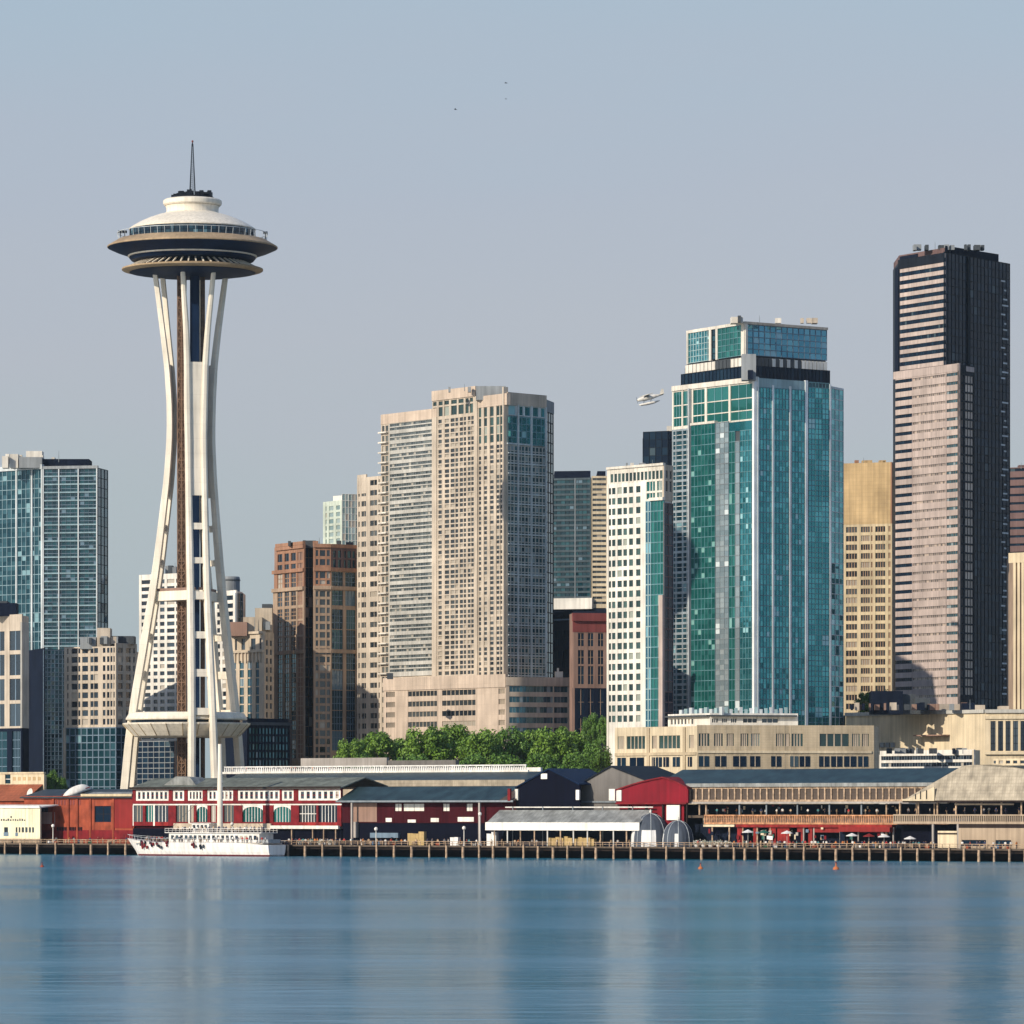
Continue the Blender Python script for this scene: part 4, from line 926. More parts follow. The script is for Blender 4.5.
W('balustrade_tan', (.45, .23, .12), var=.5, scale=1.1); W('tent_white', (.74, .73, .7)); W('tent_grey', (.07, .085, .11)); W('stone_grey', (.34, .31, .28)); W('green_curtain', (.02, .12, .09)); W('crate_yellow', (.5, .36, .16), joint=(.7, .35, .05, .6)); W('skin', (.42, .25, .17)); W('awning_red', (.22, .016, .014), rough=.7)

for k in ('gable_navy', 'navy_wall', 'seawall_shade', 'maroon_wall', 'dark_metal', 'frame_dark', 'timber_dark', 'navy_metal'): M[k].node_tree.nodes['Principled BSDF'].inputs['Specular IOR Level'].default_value = .06

rg_ = random.Random(9)
def slope(b, part, mat, fr, x0, x1, y0, d0, y1, d1, th=.3):
    s0, s1 = fr.s_of(x0), fr.s_of(x1); za, zb_ = b.z(y0), b.z(y1)
    a, c, d, e = fr.pt(s0, d0), fr.pt(s1, d0), fr.pt(s1, d1), fr.pt(s0, d1)
    b.mb(part, mat).hexa([(a.x, a.y, za-th), (c.x, c.y, za-th), (d.x, d.y, zb_-th), (e.x, e.y, zb_-th), (a.x, a.y, za), (c.x, c.y, za), (d.x, d.y, zb_), (e.x, e.y, zb_)])
def fpoly(mb, fr, pts, d0, d1):
    n = len(pts); vs = [(fr.pt(s, d1).x, fr.pt(s, d1).y, z) for s, z in pts]+[(fr.pt(s, d0).x, fr.pt(s, d0).y, z) for s, z in pts]
    mb.add(vs, [tuple(range(n)), tuple(range(2*n-1, n-1, -1))]+[((i+1) % n, i, n+i, n+(i+1) % n) for i in range(n)])
def front(name, label, px0, px1, off, depth=14, ym=None, cat='building', base=3.0):
    p0, p1 = wl(px0, off), wl(px1, off)
    return Bld(name, label, [p0, p1], cat, world=True, base=base, depth=depth, yref=(p0.y+p1.y)/2)
def post(b, fr, px, y0, y1, mat, wd=.3, d=0., name='post'):
    s_ = fr.s_of(px); m = MB(); m.fbox(fr, s_-wd/2, s_+wd/2, b.g if y1 is None else b.z(y1), b.z(y0), d-wd, d); return m.build(name, mat, b.root)
def part_box(b, fr, x0, x1, y0, y1, mat, d0, d1, name):
    m = MB(); m.fbox(fr, fr.s_of(x0), fr.s_of(x1), b.g if y1 is None else b.z(y1), b.z(y0), d0, d1); return m.build(name, mat, b.root)

# --- wharf
wharf = empty('wharf', (wl(512, 0).x, wl(512, 0).y, 0), 'long timber wharf on pale pilings along the whole waterfront, dark beneath', 'wharf')
FW = Fr(wl(-90, 0), wl(1110, 0))
m = MB(); m.fbox(FW, 0, FW.L, 2.6, 3.0, -7.0, 0); m.build('deck', 'deck_wood', wharf)
m = MB(); m.fbox(FW, 0, FW.L, 1.9, 2.59, -1.4, -1.0); m.build('edge_beam', 'timber_dark', wharf)
PILE = [-40, -25, -10, 5, 20.5, 37.5, 55.5, 73.5, 91, 108, 125.5, 141, 160, 178, 196, 214, 232, 250, 268, 288, 305, 322.5, 341, 360, 376.5, 394, 411.5, 429.5, 446.5, 463, 479, 493, 508, 523.5, 538, 553, 567.5, 582.5, 596, 613.5, 631, 648.5, 666.5, 684.5, 701.5, 718.5, 734, 745, 758, 772, 787.5, 804, 820, 836, 852.5, 869.5, 886, 901, 917.5, 933, 949, 964, 979, 994, 1009.5, 1025, 1040, 1056]
pm = []
for k in range(3):
    m = MB(); m.tube((0, 0, -1.5), (random.uniform(-.06, .06), random.uniform(-.06, .06), 2.0), .3+.04*k, .25+.04*k, 9); m.tube((0, 0, 2.0), (0, 0, 3.3-.3*k), .25+.04*k, .24+.04*k, 9)
    me = bpy.data.meshes.new('piling'); me.from_pydata(m.v, [], m.f); me.materials.append(M['timber']); me.update(); pm.append(me)
for i, px in enumerate(PILE):
    p = wl(px, -.36); o = bpy.data.objects.new('piling', pm[i*7 % 3]); COL.objects.link(o); o.parent = wharf; o.location = (p.x-wharf.location.x, p.y-wharf.location.y, 0); o.rotation_euler = (0, 0, i*1.3)
m = MB(); s_ = 0
while s_ < FW.L:
    m.fbox(FW, s_, s_+.14, 3.0, 4.05, -.4, -.26); s_ += 2.1
m.fbox(FW, 0, FW.L, 3.98, 4.1, -.42, -.24); m.fbox(FW, 0, FW.L, 3.5, 3.58, -.38, -.28); m.build('railing', 'timber', wharf)
sw = MB(); F7 = Fr(wl(-90, 7), wl(1110, 7)); sw.fbox(F7, -200, F7.L+200, -3, 2.9, -6, 0); tag(sw.build('seawall', 'seawall_shade'), kind='structure')  # coloured near-black to paint in the shade beneath the deck

# --- red brick warehouse at the left
b = front('brick_warehouse', 'orange-red brick warehouse with a dark doorway, right of the cream shed', 24, 134, 9, 16)
f = b.fr(0); b.core('core', 'brick_red', 797, None, ins=.5, top=0)
b.grid(f, 24, 134, 797, None, [(41, 48), (94.5, 111)], [(806, 822)], 'brick_red', 'glass_black', mull=(2, 2, .15), fm='timber_dark', win='doorway', bd=-.9)
for x in (53, 68, 77, 90, 113): b.fin(f, x, x+1.6, 798, None, 'brick_red', d1=.35, name='pier')
b.slab(f, 24, 134, 796, 798.4, 'brick_red', .01, .45, 'cornice'); b.slab(f, 114, 133, 798.4, 828, 'awning_red', .01, .12, 'shutter'); b.slab(f, 24, 133.5, 830, 839, 'red_paint', .01, .2, 'plinth')
for i in range(16): post(b, f, 58+1.6*i, 827, 831, 'frame_dark', .2, .3, 'lattice_bar')
for i in range(9): b.slab(f, 55+3*i, 56.6+3*i, 800, 805, 'maroon_stone', .01, .08, 'blind_panel')
b.slab(f, 42, 55, 812, 824, 'pink_conc', .01, .1, 'faded_panel'); slope(b, 'roof', 'roof_slate', f, 22, 135, 797, .9, 789, -9); slope(b, 'roof', 'roof_slate', f, 22, 135, 789.4, -9.01, 796, -19)
slope(b, 'roof_terrace', 'roof_grey', f, 86, 135, 795.4, 1.2, 792, -3); b.slab(f, 84, 135, 794, 796.4, 'tan_frame', .5, 1.3, 'eave_board')
b.done()
# white upturned hull on its roof
p = wl(76, 13); Y = p.y; hu = empty('upturned_hull', (p.x, p.y, zat(796, Y)), 'white upturned boat hull lying tilted on the red brick warehouse roof', 'boat')
m = MB(); rings = []
for k in range(15):
    t = k/14*2-1; wv = max(.05, (1-abs(t)**2.6))
    c = Vector((p.x+t*4.7*.9, p.y+t*1.2, zat(791.5, Y)+t*1.5)); rings.append([(c.x, c.y+math.cos(a)*1.9*wv, c.z-.8+math.sin(a)*2.4*wv) for a in [math.pi*j/10 for j in range(11)]])
m.loft(rings); m.build('hull', 'white_paint', hu, smooth=True, fix=True)
m = MB(); m.tube((p.x-3.8, p.y-1.3, zat(791, Y)-1.1), (p.x+3.9, p.y-.2, zat(791, Y)+1.1), .12, n=6); m.build('rub_strake', 'red_paint', hu)
for px in (66, 84):
    q = at(px, Y); m = MB(); m.box(q.x-.4, q.x+.4, q.y-1.5, q.y+1.5, zat(798, Y), zat(792.5 if px > 70 else 796, Y)); m.build('cradle', 'timber_dark', hu)
# dish on the roof left
p = wl(31, 16); Y = p.y; di = empty('satellite_dish', (p.x, p.y, zat(799, Y)), 'small white dish on a post on the roof behind the cream shed', 'dish')
m = MB(); m.tube((p.x, p.y, zat(803, Y)), (p.x, p.y, zat(794, Y)), .15, n=6); m.build('post', 'grey_dark', di)
m = MB(); q = Vector((p.x, p.y, zat(793.5, Y))); ax = Vector((-.75, -.6, .25)).normalized(); u = ax.orthogonal().normalized(); v = ax.cross(u)
m.loft([[q+ax*(rr_*rr_*.25)+(u*math.cos(t)+v*math.sin(t))*rr_ for t in [6.283*j/18 for j in range(18)]] for rr_ in (.05, .5, 1.0, 1.35)], cap=False); m.build('bowl', 'white_paint', di)

# --- tan building with red roof behind
b = front('red_roof_house', 'house with a red tiled roof below a tan parapet, behind the cream shed', -30, 44, 26, 14)
f = b.fr(0); b.core('core', 'cream', 775, None, ins=.5, top=0); b.grid(f, -30, 44, 773, 800, [(5, 10.5)], [(774.6, 783.6)], 'cream', 'glass_navy', mull=(1, 2, .2)); slope(b, 'roof', 'tile_red', f, -32, 43, 800, 7, 784.4, .02); b.slab(f, -32, 43, 800, None, 'brick_red', 5.5, 6.2, 'lower_wall'); b.slab(f, -30, 44.4, 772.2, 773.8, 'cream', -.6, .3, 'coping')
for i in range(6): b.slab(f, 13+5*i, 15.6+5*i, 777, 780.5, 'tan', .01, .07, 'vent')
b.done()
# --- cream shed
b = front('cream_shed', 'cream painted shed with small dark windows standing on the wharf at the far left', -40, 40, 1.2, 6)
f = b.fr(0); b.core('core', 'cream_paint', 807, None, ins=.5, top=0)
b.grid(f, -40, 40, 806.4, None, [(4, 8), (15.6, 17.4), (18.6, 20.4), (21.6, 24), (25.2, 27.6), (28.8, 31), (32, 34)], [(827.2, 832.4)], 'cream_paint', 'glass_dark')
slope(b, 'roof', 'white_paint', f, -41, 40.6, 807, .4, 804.6, -7); b.slab(f, -40, 40, 838.6, None, 'wall_tan', .01, .2, 'plinth'); b.slab(f, -40, 40, 805.8, 808, 'white_paint', .01, .3, 'fascia')
random.seed(3)
for i in range(11): b.slab(f, 1+2.3*i+random.uniform(-.3, .3), 2.2+2.3*i, 819.6-random.uniform(0, 1.2), 820.8, 'grey_dark', .01, .07, 'fitting')
b.slab(f, 10.6, 11.8, 816, 818, 'grey_dark', .01, .09, 'fitting'); b.slab(f, 3.6, 8.6, 832.2, 836, 'frame_blue', .01, .06, 'hatch'); b.slab(f, 15.4, 18, 832.6, 836, 'frame_blue', .01, .06, 'hatch')
b.done()

# --- red and white market hall
b = front('market_hall', 'red waterfront hall with white framed window rows under a grey-green roof, behind the white boat', 132.6, 341.5, 8, 16)
f = b.fr(0); b.core('core', 'maroon_wall', 789, None, ins=.9, top=0)
GR = [(136, 169), (173, 184.5), (188, 203), (207.5, 233.5), (238, 280), (282, 294), (298.5, 341)]
NW = [7, 2, 4, 6, 8, 2, 7]
b.slab(f, 133, 341.5, 787, 790, 'red_paint', -.6, .25, 'fascia'); b.slab(f, 133, 341.5, 800.6, 803.6, 'red_paint', -.6, .25, 'fascia')
ed = [133]+[x for g in GR for x in g]+[341.5]
for k in range(0, len(ed), 2): b.slab(f, ed[k]+.02, ed[k+1]-.02, 790, 800.6, 'red_paint', -.6, .2, 'fascia')
for (x0, x1), n in zip(GR, NW):
    b.grid(f, x0, x1, 790, 800.6, rep(x0+1, x1-1, n, .56), [(791.8, 798.8)], 'white_paint', 'glass_dark', wall='window_frame', bd=-.5, mull=(1, 2, .2), fm='red_paint')
b.slab(f, 133, 341.5, 803.6, 805.2, 'white_paint', -.6, .02, 'transom')
# shop fronts
SH = [(133.8, 143, 'grey'), (145.6, 153.4, 'green'), (155, 168.4, 'dark'), (176, 188.5, 'grey'), (190, 194, 'grey'), (196.5, 207.6, 'arch'), (210.6, 216, 'dark'), (223.6, 234, 'grey'), (242.5, 263, 'arch'), (273.5, 291, 'arch'), (299, 316.5, 'lattice'), (318.4, 337.4, 'dark')]
cs = [(x0, x1) for x0, x1, _ in SH]
for a, c in compl(133, 341.5, cs): b.slab(f, a, c, 805.2, 826, 'red_paint' if (c-a) > 1.8 else 'white_paint', -.6, .1, 'shop_frame')
for x0, x1, k in SH:
    gm = {'grey': 'glass_blind', 'green': 'glass_emerald', 'dark': 'glass_dark', 'arch': 'glass_emerald', 'lattice': 'glass_blind'}[k]
    b.wins.append(('shop_window', f, f.s_of(x0), f.s_of(x1), b.z(822), b.z(805.4), gm, (max(2, round((x1-x0)/3)), 2 if k == 'lattice' else 1, .22), 'frame_white' if k != 'grey' else 'frame_beige'))
    if k == 'arch':
        m = MB(); s0, s1 = f.s_of(x0), f.s_of(x1); zc = b.z(812); za = b.z(805.3)
        pts = [(s0, za)]+[(s0+(s1-s0)*(.5-.5*math.cos(math.pi*j/12)), zc+(za-.35-zc)*math.sin(math.pi*j/12)) for j in range(13)]+[(s1, za)]
        fpoly(m, f, pts, -.28, -.1); m.build('arch_spandrel', 'white_paint', b.root, fix=True)
    b.slab(f, x0, x1, 822, 826, 'red_bright' if k in ('lattice', 'dark') else 'red_paint', -.55, .05, 'stall_riser')
b.slab(f, 176, 273, 823.4, 829.5, 'stone', .6, 1.0, 'terrace_wall'); b.slab(f, 273, 341, 825.4, 828.6, 'white_paint', .4, 1.2, 'terrace_edge')
for x in (294, 315, 326, 338): post(b, f, x, 828.4, None, 'timber', .3, 1.0)
b.slab(f, 133, 341.5, 828.6, None, 'gable_navy', -.4, .0, 'undercroft_shade')  # near-black slab paints the shade of the open bays
slope(b, 'roof', 'roof_green', f, 131.5, 343, 788, 1.0, 777.6, -9); slope(b, 'roof', 'roof_green', f, 131.5, 343, 777.8, -9.02, 786, -18); b.slab(f, 131.5, 343, 786.8, 788.6, 'timber_dark', .9, 1.15, 'gutter')
# small gable dormer on the roof
m = MB(); fb_ = f.back(2); fpoly(m, fb_, [(fb_.s_of(161), b.z(786.5)), (fb_.s_of(197), b.z(786.5)), (fb_.s_of(190), b.z(777)), (fb_.s_of(176), b.z(776))], -5, 0); m.build('dormer', 'roof_grey', b.root, fix=True)
b.done()

# --- long terrace hall behind
b = front('terrace_hall', 'long hall with a white crowded roof balustrade, just below the green trees', 222, 528, 34, 20)
f = b.fr(0); b.core('core', 'navy_wall', 780, None, ins=.6, top=0)
b.slab(f, 222, 528, 781, None, 'stone', -.5, 0); slope(b, 'roof', 'roof_blue', f, 222, 528, 781, 1.2, 772.4, -7.5); b.slab(f, 222, 528, 780.4, 786.6, 'roof_tan', .01, 1.4, 'eave')
fb_ = f.back(7.6); b.slab(fb_, 222, 528, 770.6, 772.8, 'white_paint', -.5, 0, 'terrace_edge')
m = MB(); s_ = fb_.s_of(224); e_ = fb_.s_of(526)
while s_ < e_: m.fbox(fb_, s_, s_+.34, b.z(770.6), b.z(766.2)-random.uniform(0, .3), -.35, -.1); s_ += .75
m.fbox(fb_, fb_.s_of(224), e_, b.z(766.4), b.z(765.2), -.45, -.02); m.build('balustrade', 'tent_white', b.root)
b.slab(fb_, 286, 372, 757, 766, 'stone_grey', -7, -6, 'back_wall'); b.slab(fb_, 374, 442, 760, 768, 'gable_grey', -7, -5.6, 'back_wall'); b.slab(fb_, 222, 528, 768, 772, 'white_paint', -6, -5.2, 'terrace_wall')
b.done()

# --- dark shed with blue roof
b = front('boat_shed', 'maroon shed with a blue-green ribbed roof and small white windows above dark bays', 342, 519, 8, 18)
f = b.fr(0); b.core('core', 'maroon_wall', 800, None, ins=.9, top=0)
b.grid(f, 342, 519, 800, 823, [(394.5, 401.5), (403, 424), (442.6, 449.4), (466, 472.4)], [(803.8, 811)], 'maroon_wall', 'pale_white', wall='wall', win='white_window', mull=(2, 1, .12), fm='frame_grey')
for x0, x1, y0, y1 in ((386, 392, 818, 822), (431, 439, 818, 822), (458, 474, 817, 821.6), (408, 416, 819.6, 822.6)): b.slab(f, x0, x1, y0, y1, 'pale_white', .01, .12, 'white_panel')
b.slab(f, 353, 377, 803, 822, 'brown_stone', .01, .1, 'roller_door'); b.slab(f, 342, 519, 823, None, 'gable_navy', -.5, -.2, 'undercroft_shade'); slope(b, 'roof', 'roof_blue', f, 341.6, 504, 801.2, 2.4, 786.4, -6); slope(b, 'roof', 'slat_brown', f, 504, 519, 801.2, 2.4, 787, -6); b.slab(f, 342, 519, 800.4, 802.2, 'frame_grey', 2.2, 2.5, 'gutter')  # the low near-black slab is painted shade for the open bays
for x in (357, 484.5): post(b, f, x, 802, None, 'stone_grey', .5, 2.2)
b.slab(f, 354, 358, 822, 838, 'stone_grey', -.2, .5, 'pier'); b.slab(f, 372, 400, 833, 838, 'frame_blue', -.1, .8, 'counter'); b.slab(f, 514, 516.6, 789, 801, 'red_paint', 2, 2.6, 'red_post')
b.done()

# --- three gabled halls
def gable(name, label, x0, x1, px, ypk, yl, yr, off, wm, rm, ybase, depth=16, curve=0., trim=None):
    b = front(name, label, x0, x1, off, depth)
    f = b.fr(0); s0, s1, sp_ = 0, f.L, f.s_of(px); zl, zr, zp, z0 = b.z(yl), b.z(yr), b.z(ypk), b.z(ybase) if ybase else b.g
    L1 = [(s0+(sp_-s0)*t, zl+(zp-zl)*(t+curve*math.sin(math.pi*t))) for t in [i/8 for i in range(9)]]; L2 = [(sp_+(s1-sp_)*t, zp+(zr-zp)*(t-curve*math.sin(math.pi*t))) for t in [i/8 for i in range(1, 9)]]
    top = L1+L2
    m = MB(); fpoly(m, f, [(s0, z0)]+[(s1, z0)]+top[::-1], -.5, 0); m.build('gable_wall', wm, b.root, fix=True)
    m = MB(); n = len(top); lo = [(s_, z_-.02) for s_, z_ in top]; hi = [(s_, z_+.3) for s_, z_ in top]
    fpoly(m, f, lo+hi[::-1], -depth, .45); m.build('roof', rm, b.root, fix=True)
    if trim:
        m = MB(); fpoly(m, f, [(s_, z_+.31) for s_, z_ in top]+[(s_, z_+.5) for s_, z_ in top[::-1]], .2, .55); m.build('barge_board', trim, b.root, fix=True)
    b.core('core', wm, max(yl, yr), None, ins=.9, top=.2)
    return b, f
b, f = gable('navy_gable_hall', 'hall with a dark navy gable front and a small white vent near its peak', 516, 580, 549.5, 769.5, 788, 785, 7.6, 'gable_navy', 'navy_metal', None)
part_box(b, f, 541.5, 547.6, 773.6, 779, 'white_paint', .01, .25, 'vent'); part_box(b, f, 577, 580.2, 790, 800, 'white_paint', .01, .5, 'white_pier'); part_box(b, f, 516, 519, 789, 800, 'pale_white', .01, .5, 'white_pier'); b.done()
b, f = gable('grey_gable_hall', 'hall with a plain grey gable front between the navy gable and the red gable', 579, 650, 611.5, 766.8, 785, 782, 12, 'gable_grey', 'dark_metal', None, 18)
part_box(b, f, 616, 622, 789, 800.5, 'white_paint', 2.4, 2.9, 'white_pier'); b.slab(f, 579, 650, 801, 802.6, 'frame_grey', .01, .5, 'ledge'); b.done()
b, f = gable('red_gable_hall', 'hall with a bright red curved gable front right of the grey gable', 616.5, 688, 663, 778, 790.5, 788.5, 6.5, 'gable_red', 'red_paint', 803, 12, .1)
part_box(b, f, 616, 687, 802.6, 804.2, 'red_paint', -.5, .3, 'fascia'); part_box(b, f, 666, 679, 805, 820, 'pale_white', -.6, -.2, 'door_panel'); part_box(b, f, 617, 622, 790, 801, 'pale_white', .01, .3, 'white_pier')
part_box(b, f, 617, 687, 804.2, None, 'navy_wall', -6.5, -6, 'undercroft_wall')
for x in (628, 645, 662, 686): post(b, f, x, 804, None, 'timber_dark', .35, -.2)
b.done()

# --- canopy on the wharf
b = front('wharf_canopy', 'open grey roofed canopy with a white fascia, left of the dome tents', 486, 640, .9, 5, cat='canopy')
f = b.fr(0); slope(b, 'roof', 'roof_grey', f, 487, 640, 822.6, .2, 810, -5); b.slab(f, 486, 640, 822.4, 830.4, 'white_paint', 0.0, .3, 'fascia')
for i in range(6): b.fin(f, 489+30*i, 490+30*i, 812, 812.6, 'frame_grey', d0=-5, d1=-4.8, name='purlin')
b.slab(f, 492, 640, 806.6, 807.8, 'frame_white', -5.4, -5.2, 'rear_rail')
for x in (494, 507, 520, 534, 547, 560, 573, 587, 600, 613, 626, 638): post(b, f, x, 830, None, 'frame_white' if x % 2 else 'timber', .28, -.1)
for x in (500, 530, 560, 590, 620): post(b, f, x, 806.6, None, 'frame_grey', .2, -5)
b.slab(f, 488, 640, 826, None, 'navy_wall', -5.6, -5.45, 'rear_screen')
b.done()
def goods(name, label, cat, px0, px1, off, y0, mat, n, wd=1.0, group=None, base=3.0):
    p = wl((px0+px1)/2, off); r = empty(name, (p.x, p.y, base), label, cat, group); fr = Fr(wl(px0, off), wl(px1, off)); H = zat(y0, p.y)-base
    for i in range(n):
        s0 = fr.L*i/n+.03; s1 = fr.L*(i+1)/n-.03; m = MB(); h = H*random.uniform(.8, 1); m.fbox(fr, s0, s1, base, base+h, -wd, 0); m.fbox(fr, s0-.02, s1+.02, base+h, base+h+.08, -wd-.04, .04); m.build('crate', mat, r)
    return r
goods('market_stall', 'tan stall counter under the wharf canopy, left of its middle', 'stall', 547, 572, 2.2, 836.5, 'crate_yellow', 6); goods('market_stall', 'tan stall counter under the wharf canopy, right of its middle', 'stall', 574, 594, 2.2, 837.5, 'crate_yellow', 5)
goods('crate_stack', 'yellow slatted crates stacked on the wharf before the maroon shed', 'crates', 407.5, 424, 3, 831.5, 'crate_yellow', 3); goods('crate_stack', 'pile of pale crates on the wharf at the right of the yellow crates', 'crates', 450, 458, 3, 836, 'tent_white', 2)
goods('market_stall', 'white covered stall beside the canopy left end, near the shed post', 'stall', 486.5, 496, 3.2, 832, 'tent_white', 2)

# --- dome tents
def dome(px, rpx, ytop, off, label, wedge):
    p = wl(px, off); Y = p.y; r = rpx*Y/K; h = zat(ytop, Y)-3.0; o = empty('dome_tent', (p.x, p.y, 3.0), label, 'tent')
    cov = MB(); low = MB(); rib = MB(); n = 24; zs = [0, .3, .5, .66, .8, .91, .975, 1.]
    P = lambda i, z: (p.x+math.cos(6.283*i/n)*r*math.sqrt(max(0, 1-z**2.9)), p.y+math.sin(6.283*i/n)*r*math.sqrt(max(0, 1-z**2.9)), 3.0+h*z)
    for i in range(n):
        for k in range(len(zs)-1):
            a, c, d, e = P(i, zs[k]), P(i+1, zs[k]), P(i+1, zs[k+1]), P(i, zs[k+1])
            isw = (zs[k] < .5 and i not in wedge)
            (low if isw else cov).add([a, c, d, e], [(0, 1, 2, 3)])
    for i in range(0, n, 3):
        for k in range(len(zs)-1): rib.tube(P(i, zs[k]), P(i, zs[k+1]), .07, n=5)
    cov.build('cover', 'tent_grey', o); low.build('side_cloth', 'tent_white', o); rib.build('ribs', 'steel_pale', o)
    m = MB(); m.lathe(p, [(.25, 3+h-.1), (.3, 3+h+.3), (.08, 3+h+1.0)], 10); m.build('finial', 'white_paint', o)
dome(650.5, 19.5, 813.5, 5.2, 'big grey and white dome tent on the wharf at the right end of the canopy', (14, 15, 19, 20, 21)); dome(678, 15.5, 820.5, 4.4, 'smaller grey and white dome tent, on the right of the big one', (13, 14, 15, 16, 18, 19, 20, 21, 22))

# --- long slatted hall
b = front('slatted_hall', 'long hall with a row of brown slatted panels over an open gallery', 687, 948, 8, 18)
f = b.fr(0)
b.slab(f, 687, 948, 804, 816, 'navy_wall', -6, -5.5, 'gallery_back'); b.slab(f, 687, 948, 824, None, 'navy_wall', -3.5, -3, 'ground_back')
b.grid(f, 687, 948, 786.6, 801.6, rep(689.5, 947, 40, .8), [(788.6, 799.6)], 'timber', 'slat_brown', wall='panel_frame', win='slatted_panel', bd=-.45)
b.slab(f, 687, 948, 801.6, 803.6, 'stone_grey', -.5, .3, 'fascia'); b.slab(f, 687, 948, 783, 786.6, 'roof_grey', -.6, .5, 'eave'); slope(b, 'roof', 'roof_blue', f, 658, 948, 783.4, .4, 768.4, -10); slope(b, 'roof', 'roof_blue', f, 658, 948, 768.6, -10.02, 782, -20)
b.slab(f, 687, 948, 815.5, 818, 'deck_wood', -6, -.45, 'gallery_floor')
m = MB(); s0, s1 = f.s_of(704), f.s_of(948); s_ = s0
while s_ < s1: m.fbox(f, s_, s_+.24, b.z(823), b.z(815.6), -.3, -.1); s_ += .52
m.fbox(f, s0, s1, b.z(816), b.z(814.8), -.4, 0); m.fbox(f, s0, s1, b.z(824.4), b.z(822.6), -.44, .04); m.build('balustrade', 'balustrade_tan', b.root)
for x in (698, 704.6, 738, 765, 796, 828, 860, 885, 899, 915, 933): post(b, f, x, 803.6, 815, 'timber' if x < 710 or x > 880 else 'frame_grey', .35, -.5)
for i in range(36):
    x = rg_.uniform(706, 890); y = rg_.uniform(804.5, 810); b.slab(f, x, x+rg_.uniform(.8, 2.6), y, y+rg_.uniform(1, 4), rg_.choice(('cream', 'stone_grey', 'timber', 'red_paint', 'frame_blue', 'tent_white', 'timber_dark')), -4-.03*i, -3.98-.03*i, 'gallery_sign')
# ground floor in red
RD = [(737, 742.5), (753, 757), (768.6, 775.6), (777, 789), (797, 803), (808, 812), (814, 840), (858, 893)]
for x0, x1 in RD: b.slab(f, x0, x1, 825, 832.4 if x1-x0 > 20 else 845, 'red_bright' if x0 % 2 else 'awning_red', -.9, -.1, 'red_stall_front')
b.slab(f, 737, 893, 824.6, 827.4, 'red_bright', -.8, .5, 'red_awning'); b.slab(f, 704, 735, 824.8, 827, 'cream', -.6, .3, 'cream_beam'); b.slab(f, 842, 893, 827, 831.6, 'awning_red', -.2, 1.4, 'red_awning')
for x in (712, 729, 742.6, 757, 770, 803.4, 813.6, 840, 858, 893): post(b, f, x, 827, None, 'stone_grey' if x > 800 else 'timber', .35, -.05)
b.slab(f, 742.6, 747, 825.2, 842, 'gable_navy', -.6, -.2, 'dark_door'); b.slab(f, 793, 800.6, 832, 845, 'gable_navy', -.4, .0, 'dark_door'); b.slab(f, 840, 845, 824.8, 846, 'navy_wall', -.4, .1, 'dark_pier')
rg = random.Random(5)
for i in range(44):
    x = rg.uniform(706, 890); y = rg.uniform(826.5, 838); wd = rg.uniform(1.2, 3.6); b.slab(f, x, x+wd, y, y+rg.uniform(1.5, 5), rg.choice(('cream', 'stone_grey', 'gable_navy', 'navy_wall', 'green_curtain', 'tent_white', 'red_paint', 'timber', 'frame_blue')), -.05+.012*i, .0+.012*i, 'hanging_goods')
for i, x in enumerate((750, 760, 766, 779.6, 786, 806)): b.slab(f, x, x+3.4, 829+(i % 3), 836, ('green_curtain', 'cream', 'stone_grey')[i % 3], -1.4, -1.0, 'hanging_goods')
b.done()

# --- hipped hall at the right
b = front('hipped_hall', 'hall with a broad pale tan hipped roof at the right end of the wharf', 893, 1075, 6.5, 20)
f = b.fr(0)
b.slab(f, 905, 1075, 801, 816, 'navy_wall', -5.5, -5, 'gallery_back'); b.slab(f, 893, 960, 824, None, 'gable_navy', -4, -3.5, 'ground_back')
# roof: front hip plane, left hip
fbk = f.back(1.3); sA, sB, sR1, sR2 = f.s_of(905), f.s_of(1075), fbk.s_of(973), fbk.s_of(997); ze, zr = b.z(800.4), b.z(764.6)
m = MB()
top = [(sR1-3, zr-.25), (sR1, zr), (sR2, zr), (sR2+8, zr-1.1), (sB, b.z(777))]
A = [fpt for fpt in [f.pt(sA, 1.0), f.pt(f.s_of(937), 1.0), f.pt(sB, 1.0)]]
d_ = -1.3
vs = [(f.pt(sA, 1).x, f.pt(sA, 1).y, ze)]+[(f.pt(sB, 1).x, f.pt(sB, 1).y, ze)]+[(f.pt(s_, d_).x, f.pt(s_, d_).y, z_) for s_, z_ in top[::-1]]
m.add(vs, [tuple(range(len(vs)))])
vb = [(f.pt(sA, -17).x, f.pt(sA, -17).y, ze), (f.pt(sB, -17).x, f.pt(sB, -17).y, ze)]
m.add([vs[0], vs[-1], vb[0]], [(0, 1, 2)]); m.add([vb[1], vb[0]]+[vs[-1-i] for i in range(len(top))], [tuple(range(len(top)+2))])
m.build('roof', 'roof_tan', b.root)
b.slab(f, 905, 937, 798.8, 800.8, 'cream', .6, 1.2, 'eave_board'); b.slab(f, 905, 1075, 800.4, 802.4, 'timber_dark', .3, 1.0, 'gutter')
fl_ = Fr(f.pt(f.s_of(907), .4), f.pt(f.s_of(936), .4))
m = MB(); fpoly(m, f, [(f.s_of(908), b.z(800)), (f.s_of(937), b.z(800)), (f.s_of(937), b.z(786.6))], .9, 1.15); m.build('gable_board', 'cream', b.root, fix=True)
for x, y in ((918.5, 794), (923.5, 791), (929.5, 790)): post(b, f, x, y, 799, 'dark_metal', .16, 1.35, 'finial')
m = MB(); s0, s1 = f.s_of(893), f.s_of(1075); s_ = s0
while s_ < s1: m.fbox(f, s_, s_+.24, b.z(822), b.z(815.4), -.3, -.1); s_ += .52
